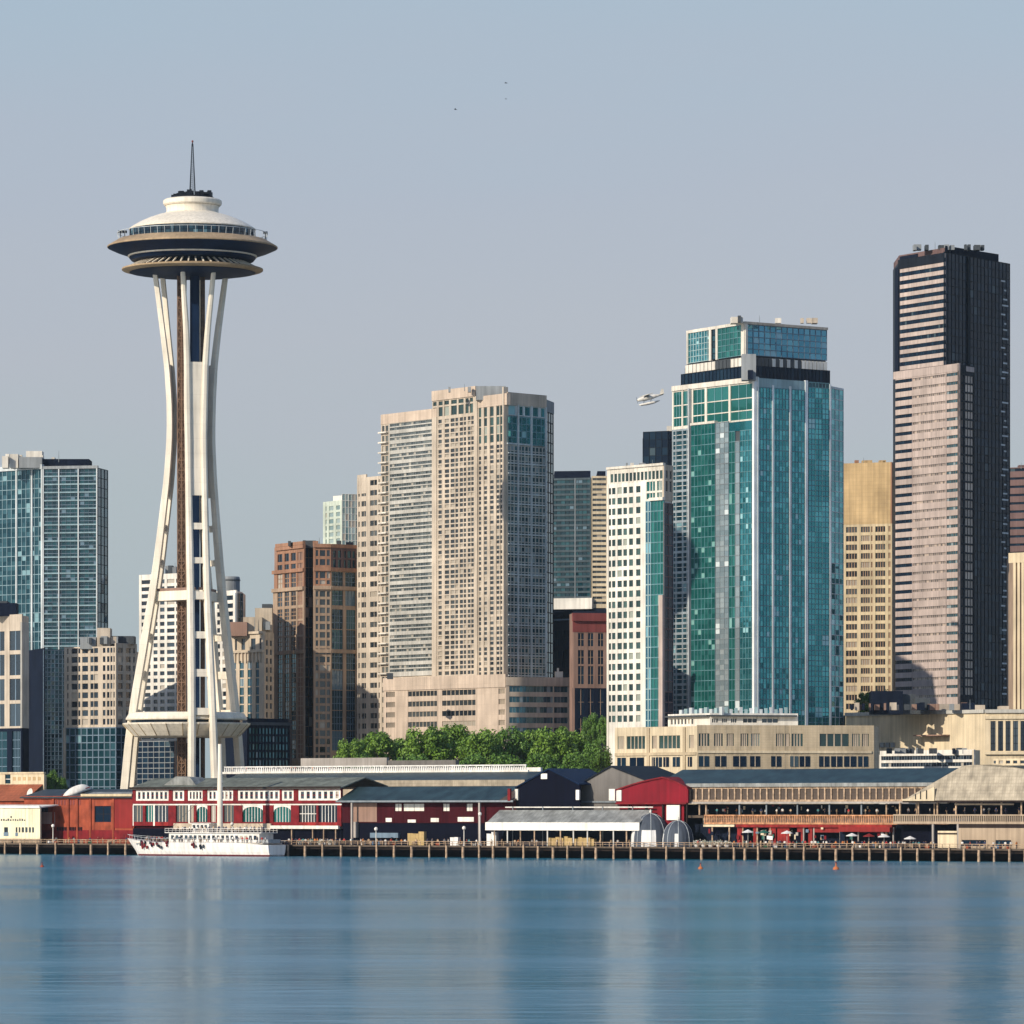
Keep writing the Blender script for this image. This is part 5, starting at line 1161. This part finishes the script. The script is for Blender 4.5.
m.fbox(f, s0, s1, b.z(815.8), b.z(814.4), -.4, 0); m.fbox(f, s0, s1, b.z(824), b.z(821.6), -.44, .04); m.build('balustrade', 'wall_tan', b.root)
b.slab(f, 893, 1075, 814.8, 817.2, 'deck_wood', -5.4, -.45, 'gallery_floor')
for x in (898.5, 917, 936, 954.6, 980, 1000, 1020): post(b, f, x, 802.4, 815, 'timber', .35, -.5)
b.slab(f, 954, 1013, 803.4, 805, 'wall_tan', -.5, -.2, 'gallery_beam')
b.grid(f, 958.5, 1075, 828, None, [(961.6, 986), (995.4, 1011)], [(840, 846)], 'wall_tan', 'glass_black', win='counter_hatch', mull=(3, 1, .15), fm='timber_dark')
b.slab(f, 938, 957, 831, 848, 'cream', -.6, .1, 'kiosk'); b.slab(f, 938, 957, 833, 834, 'timber_dark', .11, .5, 'kiosk_ledge')
for x in (932.5, 957.5): post(b, f, x, 824, None, 'stone_grey', .5, -.05)
b.slab(f, 958.5, 1075, 823.6, 828, 'timber_dark', -.5, -.1, 'beam')
b.done()
b = front('slate_roof_hall', 'hall with a dark slate roof behind the hipped roof at the right edge', 974, 1075, 30, 16)
f = b.fr(0); b.core('core', 'wall_tan', 782, None, ins=.6, top=0); b.slab(f, 974, 1075, 780, None, 'wall_tan'); slope(b, 'roof', 'roof_slate', f, 974, 1075, 781, 1, 765, -8); b.grid(f.back(8.2), 974, 1075, 758, 768, rep(976, 1040, 9, .6), [(760, 763)], 'cream', 'glass_dark', win='clerestory_window'); b.done()
rp = random.Random(11)
# ================================================================== BOAT
W('buoy_orange', (.45, .14, .05)); W('hull_white', (.74, .71, .66), var=.05, rough=.35); W('boot_red', (.12, .012, .02)); W('deck_cream', (.6, .55, .46))
bp0, bp1 = wl(127.5, -7.5), wl(277, -7.5)
FB = Fr(bp0, bp1); BL = FB.L
p = FB.pt(BL/2); boat = empty('excursion_boat', (p.x, p.y, 0), 'white excursion boat with a tall white mast, moored before the red and white hall', 'boat')
HB = 4.6
def hull_ring(t, z0, z1, k0, k1):
    s_ = BL*t
    w_ = HB*(1-max(0, (.32-t)/.32)**2.2)*(1-.25*max(0, (t-.75)/.25)**2)
    return s_, w_
def sheer(t): return 3.55+1.0*max(0, (.3-t)/.3)**1.6-.6*max(0, (t-.8)/.2)
m = MB(); rings = []; boot = MB(); br = []
for i in range(33):
    t = i/32; s_, w_ = hull_ring(t, 0, 0, 0, 0); w_ = max(w_, .06); rk = (1-t)**6*4.2
    zz = [(-.4, .72), (.25, .82), (1.2, .92), (2.4, .98), (sheer(t), 1.0)]
    def q(z, k, sd): z_ = z; a = FB.pt(s_+rk*(1-max(0, z)/sheer(t)), sd*w_*k); return (a.x, a.y, z_)
    L = [q(z, k, 1) for z, k in zz]; Rr = [q(z, k, -1) for z, k in zz]
    rings.append(L+Rr[::-1]); 
    br.append([q(-.3, .75*1.01+.01, 1), q(.42, .85+.012, 1)]+[q(.42, .85+.012, -1), q(-.3, .75*1.01+.01, -1)])
m.loft(rings); m.build('hull', 'hull_white', boat, fix=True); boot.loft(br, cap=True); boot.build('boot_stripe', 'boot_red', boat, fix=True)
m = MB()
for i in range(32):
    t0, t1 = i/32, (i+1)/32
    for sd in (1, -1):
        a = FB.pt(BL*t0, sd*hull_ring(t0, 0, 0, 0, 0)[1]); c = FB.pt(BL*t1, sd*hull_ring(t1, 0, 0, 0, 0)[1])
        m.tube((a.x, a.y, sheer(t0)+1.0), (c.x, c.y, sheer(t1)+1.0), .05, n=4); m.tube((a.x, a.y, sheer(t0)), (a.x, a.y, sheer(t0)+1.0), .04, n=4)
m.build('railing', 'steel_pale', boat)
def bbox(name, t0, t1, z0, z1, hw, mat): m = MB(); m.fbox(FB, BL*t0, BL*t1, z0, z1, -hw, hw); return m.build(name, mat, boat)
bbox('deck', .1, .97, 3.3, 3.42, 3.6, 'deck_cream')
cb = bbox('cabin', .33, .93, 3.42, 6.0, 2.7, 'hull_white')
for i in range(19):
    m = MB(); s0 = BL*(.345+.0305*i); m.fbox(FB, s0, s0+.95, 4.3, 5.4, 2.701, 2.76); m.build('window', 'glass_dark', cb)
bbox('upper_deck', .31, .95, 6.0, 6.16, 3.2, 'hull_white'); bbox('wheelhouse', .47, .585, 6.16, 8.5, 1.9, 'hull_white'); bbox('wheelhouse_roof', .455, .6, 8.5, 8.65, 2.2, 'hull_white')
m = MB()
for i in range(4): m.fbox(FB, BL*(.477+.026*i), BL*(.477+.026*i)+.85, 7.2, 8.1, 1.901, 1.95)
m.build('wheelhouse_window', 'glass_dark', boat)
m = MB(); s_ = BL*.31
while s_ < BL*.95:
    for d_ in (-3.1, 3.1): m.fbox(FB, s_, s_+.07, 6.16, 7.2, d_-.03, d_+.03)
    s_ += 1.3
for d_ in (-3.1, 3.1): m.fbox(FB, BL*.31, BL*.95, 7.15, 7.24, d_-.04, d_+.04); m.fbox(FB, BL*.31, BL*.95, 6.65, 6.7, d_-.03, d_+.03)
m.build('upper_railing', 'hull_white', boat)
a = FB.pt(FB.s_of(220), 0); Ya = a.y
m = MB(); m.tube((a.x, a.y, 6), (a.x, a.y, zat(786, Ya)), .78, .7, 12); m.tube((a.x, a.y, zat(786, Ya)), (a.x, a.y, zat(744, Ya)), .7, .5, 12); m.build('mast', 'tower_white', boat)
m = MB(); m.tube((a.x, a.y, zat(781, Ya)), tuple(FB.pt(FB.s_of(262), 0))+(7.5,), .05, n=4); m.tube((a.x, a.y, zat(781, Ya)), tuple(FB.pt(FB.s_of(170), 0))+(7.0,), .05, n=4); m.build('stays', 'grey_dark', boat)
for i in range(34):
    px = rp.uniform(150, 180) if i < 24 else rp.uniform(203, 219); s_ = FB.s_of(px); t = s_/BL; w_ = hull_ring(t, 0, 0, 0, 0)[1]; q = FB.pt(s_, w_+.25); z_ = rp.uniform(2.1, 3.6)
    m = MB(); m.ell((q.x, q.y, z_), (.3, .3, rp.uniform(.35, .55)), 9, 6); m.tube((q.x, q.y, z_), (q.x, q.y, sheer(t)+.3), .04, n=4); m.build('fender', ('boot_red', 'frame_dark', 'red_paint', 'grey_dark')[i % 4], boat, smooth=True)
bbox('stern_locker', .93, .985, 3.42, 4.4, 2.2, 'grey_conc')
for t in (.14, .2, .26):
    bbox('deck_hatch', t, t+.022, 3.42, 3.9, .8, 'boot_red')

# ================================================================== PEOPLE
SHIRT = {'white': (.7, .68, .63), 'red': (.45, .03, .03), 'navy': (.02, .03, .08), 'grey': (.2, .2, .21), 'tan': (.5, .36, .22), 'teal': (.05, .22, .24), 'orange': (.55, .18, .04)}
for k, c in SHIRT.items(): M['cloth_'+k] = plain('cloth_'+k, c)
M['trouser_dark'] = plain('trouser_dark', (.02, .022, .035)); M['trouser_tan'] = plain('trouser_tan', (.28, .2, .13)); M['hair_dark'] = plain('hair_dark', (.03, .02, .015))
def body_mesh(pose):
    """one continuous skinned figure 1.72 m tall, feet at z=0, facing -Y"""
    V = {'pel': ((0, 0, .95), .135), 'waist': ((0, -.005, 1.1), .125), 'chest': ((0, 0, 1.32), .155), 'neck': ((0, -.01, 1.47), .058), 'jaw': ((0, -.03, 1.55), .078), 'head': ((0, -.025, 1.64), .098), 'top': ((0, -.01, 1.7), .06)}
    E = [('pel', 'waist'), ('waist', 'chest'), ('chest', 'neck'), ('neck', 'jaw'), ('jaw', 'head'), ('head', 'top')]
    st = {'stand': (0., 0., .05), 'walk': (.2, -.2, .2), 'lean': (.04, -.02, -.0)}[pose]
    for s_, sd in ((-1, 'l'), (1, 'r')):
        yy = st[0] if s_ < 0 else st[1]
        V['hip'+sd] = ((s_*.095, 0, .88), .1); V['knee'+sd] = ((s_*.105, -abs(yy)*.2-.02+yy*-.35, .5), .068); V['ank'+sd] = ((s_*.11, yy*-.9+.02, .09), .045); V['toe'+sd] = ((s_*.13, yy*-.9-.17, .035), .04)
        V['sho'+sd] = ((s_*.19, 0, 1.4), .072)
        if pose == 'lean': V['elb'+sd] = ((s_*.27, -.1, 1.18), .045); V['wri'+sd] = ((s_*.16, -.34, 1.1), .034); V['han'+sd] = ((s_*.13, -.42, 1.09), .038)
        else: V['elb'+sd] = ((s_*.26, .03+yy*.3, 1.13), .045); V['wri'+sd] = ((s_*.27, -.07+yy*.6, .9), .034); V['han'+sd] = ((s_*.26, -.11+yy*.7, .8), .038)
        E += [('pel', 'hip'+sd), ('hip'+sd, 'knee'+sd), ('knee'+sd, 'ank'+sd), ('ank'+sd, 'toe'+sd), ('chest', 'sho'+sd), ('sho'+sd, 'elb'+sd), ('elb'+sd, 'wri'+sd), ('wri'+sd, 'han'+sd)]
    names = list(V); me = bpy.data.meshes.new('person'); me.from_pydata([V[n][0] for n in names], [(names.index(a), names.index(b)) for a, b in E], [])
    ob = bpy.data.objects.new('person_base', me); COL.objects.link(ob)
    md = ob.modifiers.new('skin', 'SKIN'); md.use_smooth_shade = True
    for i, n in enumerate(names): r = V[n][1]; me.skin_vertices[0].data[i].radius = (r*(1.2 if n in ('chest', 'waist', 'pel') else 1), r*(.85 if n in ('chest', 'waist', 'pel') else 1)); me.skin_vertices[0].data[i].use_root = (n == 'pel')
    ss = ob.modifiers.new('sub', 'SUBSURF'); ss.levels = 1; ss.render_levels = 1
    dg = bpy.context.evaluated_depsgraph_get(); dg.update(); m2 = bpy.data.meshes.new_from_object(ob.evaluated_get(dg)); bpy.data.objects.remove(ob); return m2
BASE = {k: body_mesh(k) for k in ('stand', 'walk', 'lean')}
PM = {}
def person_mesh(pose, shirt, tr):
    k = (pose, shirt, tr)
    if k not in PM:
        me = BASE[pose].copy(); me.materials.clear()
        for n in ('cloth_'+shirt, tr, 'skin', 'hair_dark'): me.materials.append(M[n])
        for f_ in me.polygons:
            c = f_.center
            if c.z < .98 and abs(c.x) < .2: f_.material_index = 1
            elif c.z > 1.49: f_.material_index = 3 if (c.z > 1.66 or c.y > .01) else 2
            elif (abs(c.x) > .1 and c.z < 1.12 and (abs(c.x) > .22 or c.y < -.25)): f_.material_index = 2
            else: f_.material_index = 0
        PM[k] = me
    return PM[k]
def people(n, zone, group, px0, px1, offs, z, poses=('stand', 'walk', 'stand'), shirts=('white', 'red', 'navy', 'grey', 'tan', 'white', 'teal', 'orange'), fr=None):
    for i in range(n):
        px = px0+(px1-px0)*(i+rp.uniform(.1, .9))/n; off = rp.uniform(*offs); p = fr.pt(fr.s_of(px), off) if fr else wl(px, off)
        sh = rp.choice(shirts); po = rp.choice(poses); tr = rp.choice(('trouser_dark', 'trouser_dark', 'trouser_tan'))
        o = bpy.data.objects.new('person', person_mesh(po, sh, tr)); COL.objects.link(o); o.location = (p.x, p.y, z)
        k = rp.uniform(.95, 1.06); o.scale = (k*1.1, k*1.1, k); o.rotation_euler = (0, 0, rp.uniform(0, 6.28) if po != 'lean' else FW.ang+rp.uniform(-.4, .4))
        how = {'stand': 'standing', 'walk': 'walking', 'lean': 'leaning'}[po]
        tag(o, '%s person in %s top and %s trousers, %s' % (how, sh, 'dark' if tr.endswith('dark') else 'tan', zone), 'person', group)
people(9, 'before the brick warehouse', 'people on the wharf', 44, 130, (1.2, 4), 3.0)
people(22, 'on the wharf behind the boat stern', 'people on the wharf', 288, 345, (1, 3.5), 3.0)
people(26, 'before the maroon shed', 'people on the wharf', 346, 484, (1, 4.5), 3.0)
people(16, 'under the wharf canopy', 'people on the wharf', 490, 630, (1.6, 3.2), 3.0, shirts=('tan', 'orange', 'tan', 'white', 'grey'))
people(34, 'before the slatted hall', 'people on the wharf', 695, 838, (.9, 4.5), 3.0)
people(28, 'before the long red awning', 'people on the wharf', 840, 935, (.9, 4), 3.0, shirts=('white', 'white', 'red', 'teal', 'navy', 'tan', 'orange'))
people(10, 'before the tan boarded wall', 'people on the wharf', 960, 1020, (1, 4), 3.0)
sg = wl(800, 8).y; zg = zat(815.5, (wl(687, 8).y+wl(948, 8).y)/2)
people(24, 'in the slatted hall gallery', 'people in the galleries', 706, 900, (8.9, 12), zg, poses=('stand', 'walk', 'lean'))
zh = zat(814.8, (wl(893, 6.5).y+wl(1075, 6.5).y)/2)
people(13, 'in the hipped hall gallery', 'people in the galleries', 906, 1020, (7.4, 10), zh, poses=('stand', 'walk', 'lean'), shirts=('white', 'tan', 'white', 'grey', 'navy'))
people(30, 'on the boat foredeck', 'people on the boat', 141, 178, (-2.6, 2.6), 3.42, shirts=('red', 'navy', 'red', 'white', 'navy', 'grey'), fr=FB)
people(20, 'on the boat side deck', 'people on the boat', 180, 276, (2.95, 3.4), 3.42, shirts=('white', 'navy', 'grey', 'red', 'white'), fr=FB)
people(26, 'on the boat upper deck', 'people on the boat', 184, 272, (1.98, 2.9), 6.16, shirts=('white', 'navy', 'grey', 'white', 'tan'), fr=FB)
people(16, 'behind the white roof balustrade', 'people on the roof terrace', 230, 330, (42.4, 45), zat(772, wl(375, 42).y), shirts=('orange', 'red', 'tan', 'white'))

# ================================================================== SMALL THINGS ON THE WHARF
def lamp(px, off, ytop, label, base=3.0):
    p = wl(px, off); zt = zat(ytop, p.y); o = empty('lamp_post', (p.x, p.y, base), label, 'lamp')
    m = MB(); m.lathe(p, [(.3, base), (.28, base+.4), (.12, base+.6), (.1, zt-.9)], 10); m.build('post', 'white_paint', o); m = MB(); m.ell((p.x, p.y, zt-.5), (.48, .48, .5), 12, 8); m.build('globe', 'white_paint', o, smooth=True); m = MB(); m.lathe(p, [(.2, zt-1.0), (.3, zt-.85), (.3, zt-.8)], 10); m.build('collar', 'grey_dark', o)
lamp(376, 2, 827, 'white globe lamp post on the wharf left of the yellow crates'); lamp(464, 2, 826, 'white globe lamp post on the wharf near the shed post at the canopy'); lamp(480, 1.2, 812, 'tall thin white lamp post at the left end of the canopy')
lamp(53, 2.2, 824, 'white lamp post on the wharf right of the cream shed'); lamp(232, 3.6, 822, 'white globe lamp post behind the boat mast')
def tub(px, off, wd, h, label):
    p = wl(px, off); o = empty('planter', (p.x, p.y, 3.0), label, 'planter', 'planters along the wharf'); m = MB(); m.lathe(p, [(wd*.7, 3.0), (wd, 3.0+h), (wd*.9, 3.0+h), (wd*.85, 3.0+h-.1)], 12); m.build('tub', 'tent_white', o)
    m = MB()
    for i in range(160):
        d = Vector((rp.gauss(0, .5), rp.gauss(0, .5), rp.gauss(.35, .3)))*wd*1.2; q = Vector((p.x, p.y, 3.0+h))+d; q.z = max(q.z, 3.02+h); u = Vector((rp.gauss(0, 1), rp.gauss(0, 1), rp.gauss(0, 1))).normalized(); v = u.orthogonal().normalized(); s_ = .16
        m.add([q-u*s_, q-v*s_, q+u*s_, q+v*s_], [(0, 1, 2, 3)])
    m.build('flowers', 'petal_white', o)
leaf_mat('petal_white', (.2, .24, .12), (.75, .72, .66))
for i, px in enumerate((697, 704, 711, 719, 727)): tub(px, 1.6, .75, .7, 'white planter of pale flowers, %s right of the dome tents' % ('first', 'second', 'third', 'fourth', 'fifth')[i])
for i, px in enumerate((300, 310, 320, 330)): tub(px, 1.5, .55, .6, 'white planter of pale flowers, %s right of the boat stern' % ('first', 'second', 'third', 'fourth')[i])
def umbrella(px, off, ytop, mat, label):
    p = wl(px, off); zt = zat(ytop, p.y); o = empty('parasol', (p.x, p.y, 3.0), label, 'parasol', 'parasols along the wharf'); m = MB(); m.tube((p.x, p.y, 3.0), (p.x, p.y, zt), .05, n=6); m.build('pole', 'frame_white', o); m = MB(); m.lathe(p, [(1.45, zt-.75), (1.4, zt-.6), (.05, zt)], 8, cap=False); m.build('canopy', mat, o)
for px, y, mt, lab in ((748, 829.5, 'tent_white', 'white parasol before the left end of the red stalls'), (764, 830, 'green_curtain', 'green parasol before the red stalls'), (787, 830.5, 'tent_white', 'white parasol beside the middle red stall'), (869, 833.5, 'awning_red', 'red parasol before the long red awning'), (884, 834, 'tent_white', 'white parasol at the right end of the long red awning'), (852, 833, 'tent_white', 'white parasol at the left end of the long red awning'), (910, 836, 'tent_white', 'white parasol before the dark open bay under the hipped hall')): umbrella(px, 2.6, y, mt, lab)

W('drum_blue', (.03, .1, .2)); W('bin_green', (.03, .09, .05))
def barrel(m, k): m.lathe((0, 0), [(.26, 0), (.3, .25), (.31, .45), (.3, .65), (.26, .9), (.2, .9), (.2, .86)], 12)
def coolbox(m, k): m.box(-.5, .5, -.35, .35, 0, .55); m.box(-.53, .53, -.38, .38, .552, .66); m.box(-.06, .06, -.4, -.381, .45, .6)
def bench(m, k):
    for i in range(3): m.box(-.9, .9, -.25+.17*i, -.11+.17*i, .42, .47)
    for i in range(2): m.box(-.9, .9, .28, .32, .58+.18*i, .7+.18*i)
    for x in (-.75, .75): m.box(x-.04, x+.04, -.22, -.14, 0, .42); m.box(x-.04, x+.04, .24, .279, 0, .9)
def bollard(m, k): m.lathe((0, 0), [(.22, 0), (.16, .15), (.14, .5), (.24, .6), (.24, .68), (.1, .74)], 12)
PROP = {}
def prop(fn, kind, mat, px, off, label, group, rot=0.):
    if (kind, mat) not in PROP: m = MB(); fn(m, 0); me = bpy.data.meshes.new(kind); me.from_pydata(m.v, [], m.f); me.materials.append(M[mat]); me.update(); PROP[(kind, mat)] = me
    p = wl(px, off); o = bpy.data.objects.new(kind, PROP[(kind, mat)]); COL.objects.link(o); o.location = (p.x, p.y, 3.0); o.rotation_euler = (0, 0, FW.ang+rot); tag(o, label, kind.replace('_', ' '), group)
ZN = [(46, 130, 'before the brick warehouse'), (290, 340, 'behind the boat stern'), (346, 482, 'before the maroon shed'), (700, 740, 'right of the dome tents'), (742, 838, 'before the red stalls'), (842, 932, 'before the long red awning'), (960, 1020, 'before the tan boarded wall')]
for (x0, x1, zn) in ZN:
    n = max(2, int((x1-x0)/14))
    for i in range(n):
        for fn, kind, mats in ((barrel, 'barrel', (('drum_blue', 'blue'), ('timber', 'wooden'), ('stone_grey', 'grey'))), (coolbox, 'cool_box', (('tent_white', 'white'), ('brick_red', 'red'), ('bin_green', 'green')))):
            mt, cn = rp.choice(mats); prop(fn, kind, mt, x0+(x1-x0)*rp.random(), rp.uniform(1.0, 5.5), 'small %s %s on the wharf %s' % (cn, kind.replace('_', ' '), zn), kind.replace('_', ' ')+'s on the wharf', rp.uniform(-1, 1))
    for i in range(max(1, n//3)): prop(bench, 'bench', 'timber', x0+(x1-x0)*(i+.5)/max(1, n//3), 2.6, 'wooden slatted bench on the wharf '+zn, 'benches on the wharf')
for px in range(12, 1024, 33): prop(bollard, 'bollard', 'dark_metal', px, .75, 'short black mooring bollard along the edge of the wharf', 'bollards along the wharf')

# ================================================================== SEAPLANE, BIRDS, BUOYS
pY = 1560.; pc = at(650, pY); pz = zat(397.5, pY); sp_ = empty('seaplane', (pc.x, pc.y, pz), 'small white floatplane flying to the left of the teal glass tower', 'seaplane')
sp_.rotation_euler = (0, R(-12), R(12))
def pl(name, fn, mat, smooth=False):
    m = MB(); fn(m); me = bpy.data.meshes.new(name); me.from_pydata(m.v, [], m.f); me.materials.append(M[mat]); me.update(); o = bpy.data.objects.new(name, me); COL.objects.link(o); o.parent = sp_
    if smooth: me.polygons.foreach_set('use_smooth', [True]*len(me.polygons))
ring = lambda x, zc, ry, rz, n=12: [(x, math.cos(6.283*i/n)*ry, zc+math.sin(6.283*i/n)*rz) for i in range(n)]
pl('fuselage', lambda m: m.loft([ring(-4.2, -.1, .12, .12), ring(-3.9, -.08, .45, .48), ring(-2.6, 0, .62, .68), ring(-1.2, .1, .68, .85), ring(.6, .1, .62, .75), ring(2.4, .12, .34, .42), ring(4.4, .2, .1, .16)]), 'white_paint', True)
def wing(x0, x1, y, z, t):
    def fn(m): m.loft([[(x0+.15, -y, z), (x1-.1, -y, z), (x1-.1, -y, z+t*.6), (x0+.15, -y, z+t*.6)], [(x0, 0, z), (x1, 0, z), (x1, 0, z+t), (x0, 0, z+t)], [(x0+.15, y, z), (x1-.1, y, z), (x1-.1, y, z+t*.6), (x0+.15, y, z+t*.6)]])
    return fn
pl('wing', wing(-2.0, -.3, 6.6, .86, .2), 'white_paint'); pl('tailplane', wing(3.6, 4.6, 2.1, .3, .1), 'white_paint')
pl('fin', lambda m: m.loft([[(3.2, -.06, .3), (4.7, -.06, .3), (4.7, .06, .3), (3.2, .06, .3)], [(4.1, -.03, 1.9), (4.8, -.03, 1.9), (4.8, .03, 1.9), (4.1, .03, 1.9)]]), 'white_paint')
for sy in (-1.1, 1.1):
    pl('float', lambda m: m.loft([[(x, sy+math.cos(6.283*i/8)*r_, -1.75+dz+math.sin(6.283*i/8)*r_) for i in range(8)] for x, r_, dz in ((-3.7, .08, .25), (-3.2, .3, .06), (-1.2, .4, 0), (.8, .36, 0), (2.6, .1, .2))]), 'white_paint', True)
    pl('strut', lambda m: (m.tube((-2.2, sy, -1.5), (-2.0, sy*.4, -.4), .06, n=5), m.tube((.2, sy, -1.5), (.1, sy*.4, -.4), .06, n=5)), 'grey_dark')
pl('propeller', lambda m: (m.tube((-4.35, 0, -.1), (-4.15, 0, -.1), .14, n=8), m.box(-4.3, -4.24, -.07, .07, -1.1, .9)), 'dark_metal'); pl('side_window', lambda m: m.box(-2.1, -.2, -.64, .64, .3, .62), 'glass_dark')
def bird(px, py, lab, k, dip):
    Y = 900.; p = at(px, Y); o = empty('gull', (p.x, p.y, zat(py, Y)), lab, 'bird', 'birds high in the sky'); m = MB()
    c = Vector((p.x, p.y, zat(py, Y))); L = [(-.34*k, .03*k), (-.2*k, .07*k), (.05*k, .09*k), (.22*k, .06*k), (.38*k, .015*k)]
    m.loft([[(c.x+x, c.y+math.cos(6.283*i/8)*r_, c.z+math.sin(6.283*i/8)*r_) for i in range(8)] for x, r_ in L]); m.build('body', 'grey_dark', o, smooth=True)
    for sd in (-1, 1):
        m = MB(); a, b_, d = c+Vector((-.08*k, sd*.06*k, .03*k)), c+Vector((-.1*k, sd*.34*k, dip*k)), c+Vector((.12*k, sd*.7*k, dip*.4*k)); ch = Vector((.16*k, 0, 0)); t = Vector((0, 0, .015*k))
        m.loft([[a-ch*.6, a+ch, a+ch+t, a-ch*.6+t], [b_-ch*.5, b_+ch*.8, b_+ch*.8+t, b_-ch*.5+t], [d-ch*.1, d+ch*.2, d+ch*.2+t, d-ch*.1+t]]); m.build('wing', 'grey_dark', o, fix=True)
bird(455.5, 109.5, 'small dark bird in the sky, lowest and leftmost of three', .8, .22); bird(506, 83, 'small dark bird in the sky, highest of three', .85, .1); bird(506, 99, 'faint small bird just below the highest bird', .55, .15)
for px, py, lab, k in ((700.5, 866, 'small pink buoy floating off the wharf before the dome tents', .5), (836, 866.5, 'orange mooring buoy floating off the wharf before the slatted hall', .62), (42, 864, 'tiny orange buoy floating off the cream shed', .4)):
    Y = HC*K/(py+3-YH); p = at(px, Y); o = empty('buoy', (p.x, p.y, 0), lab, 'buoy'); m = MB(); m.lathe(p, [(.3*k, -.3), (k, .0), (k*1.05, .25*k), (.8*k, .7*k), (.25*k, 1.1*k), (.2*k, 2.0*k)], 14); m.build('float', 'buoy_orange' if k > .45 else 'brick_red', o, smooth=False); m = MB(); m.ell((p.x, p.y, 2.2*k), (.3*k, .3*k, .3*k)); m.build('top_mark', 'boot_red', o)
# ================================================================== GROUND AND WATER
W('earth', (.16, .15, .13))
g = MB(); offs = [1.0+5.9, 20, 60, 90, 120, 150, 220, 320, 534, 900, 2000, 20000]; al = [-20000, -2500, -900, -500, -250, 0, 250, 500, 900, 2500, 20000]
vs = []
for o_ in offs:
    for a in al: q = WA+WN*o_+WE*a; vs.append((q.x, q.y, ground_z(q)))
n = len(al); g.add(vs, [(k*n+i, k*n+i+1, (k+1)*n+i+1, (k+1)*n+i) for k in range(len(offs)-1) for i in range(n-1)])
tag(g.build('ground', 'earth'), kind='structure')
# water: ruffled by small wind waves far too fine to be told apart at this distance
m_, nn, pb = new_mat('sea_water'); L = nn.links.new
tc = nn.nodes.new('ShaderNodeTexCoord')
def noise(scale, sc, det):
    mp = nn.nodes.new('ShaderNodeMapping'); mp.inputs['Scale'].default_value = sc; L(tc.outputs['Object'], mp.inputs[0])
    no = nn.nodes.new('ShaderNodeTexNoise'); no.inputs['Scale'].default_value = scale; no.inputs['Detail'].default_value = det; L(mp.outputs[0], no.inputs['Vector']); return no.outputs[0]
n1 = noise(1, (.16, .34, 1), 7); n2 = noise(1, (.025, .06, 1), 3)
ad = nn.nodes.new('ShaderNodeMath'); ad.operation = 'MULTIPLY_ADD'; ad.inputs[1].default_value = 3.; L(n2, ad.inputs[0]); L(n1, ad.inputs[2])
bu = nn.nodes.new('ShaderNodeBump'); bu.inputs['Strength'].default_value = .8; bu.inputs['Distance'].default_value = .2; L(ad.outputs[0], bu.inputs['Height']); L(bu.outputs[0], pb.inputs['Normal'])
df = nn.nodes.new('ShaderNodeBsdfDiffuse'); df.inputs['Color'].default_value = (.004, .19, .3, 1)
gl = nn.nodes.new('ShaderNodeBsdfGlossy'); gl.inputs['Color'].default_value = (.8, .8, .8, 1); gl.inputs['Roughness'].default_value = .13; L(bu.outputs[0], gl.inputs['Normal'])
pt = noise(1, (.004, .012, 1), 3); mr = nn.nodes.new('ShaderNodeMapRange'); mr.inputs[1].default_value = .35; mr.inputs[2].default_value = .65; mr.inputs[3].default_value = .1; mr.inputs[4].default_value = .19; L(pt, mr.inputs[0]); L(mr.outputs[0], gl.inputs['Roughness'])
ms = nn.nodes.new('ShaderNodeMixShader'); ms.inputs[0].default_value = .57; L(df.outputs[0], ms.inputs[1]); L(gl.outputs[0], ms.inputs[2]); L(ms.outputs[0], nn.nodes['Material Output'].inputs['Surface'])
M['sea_water'] = m_
wtr = MB(); wtr.add([(-20000, -3000, 0), (20000, -3000, 0), (20000, 1700, 0), (-20000, 1700, 0)], [(0, 1, 2, 3)])
tag(wtr.build('water', 'sea_water'), kind='structure')


# thin sea air
hz = MB(); hz.box(-2500, 2500, -400, 2700, -4, 240)
hm = bpy.data.materials.new('haze'); hm.use_nodes = True; hn = hm.node_tree; hn.nodes.clear()
ho = hn.nodes.new('ShaderNodeOutputMaterial'); pv = hn.nodes.new('ShaderNodeVolumePrincipled'); pv.inputs['Color'].default_value = (.66, .84, .95, 1); pv.inputs['Density'].default_value = .000018
hn.links.new(pv.outputs[0], ho.inputs['Volume'])
tag(hz.build('haze', hm), kind='stuff')
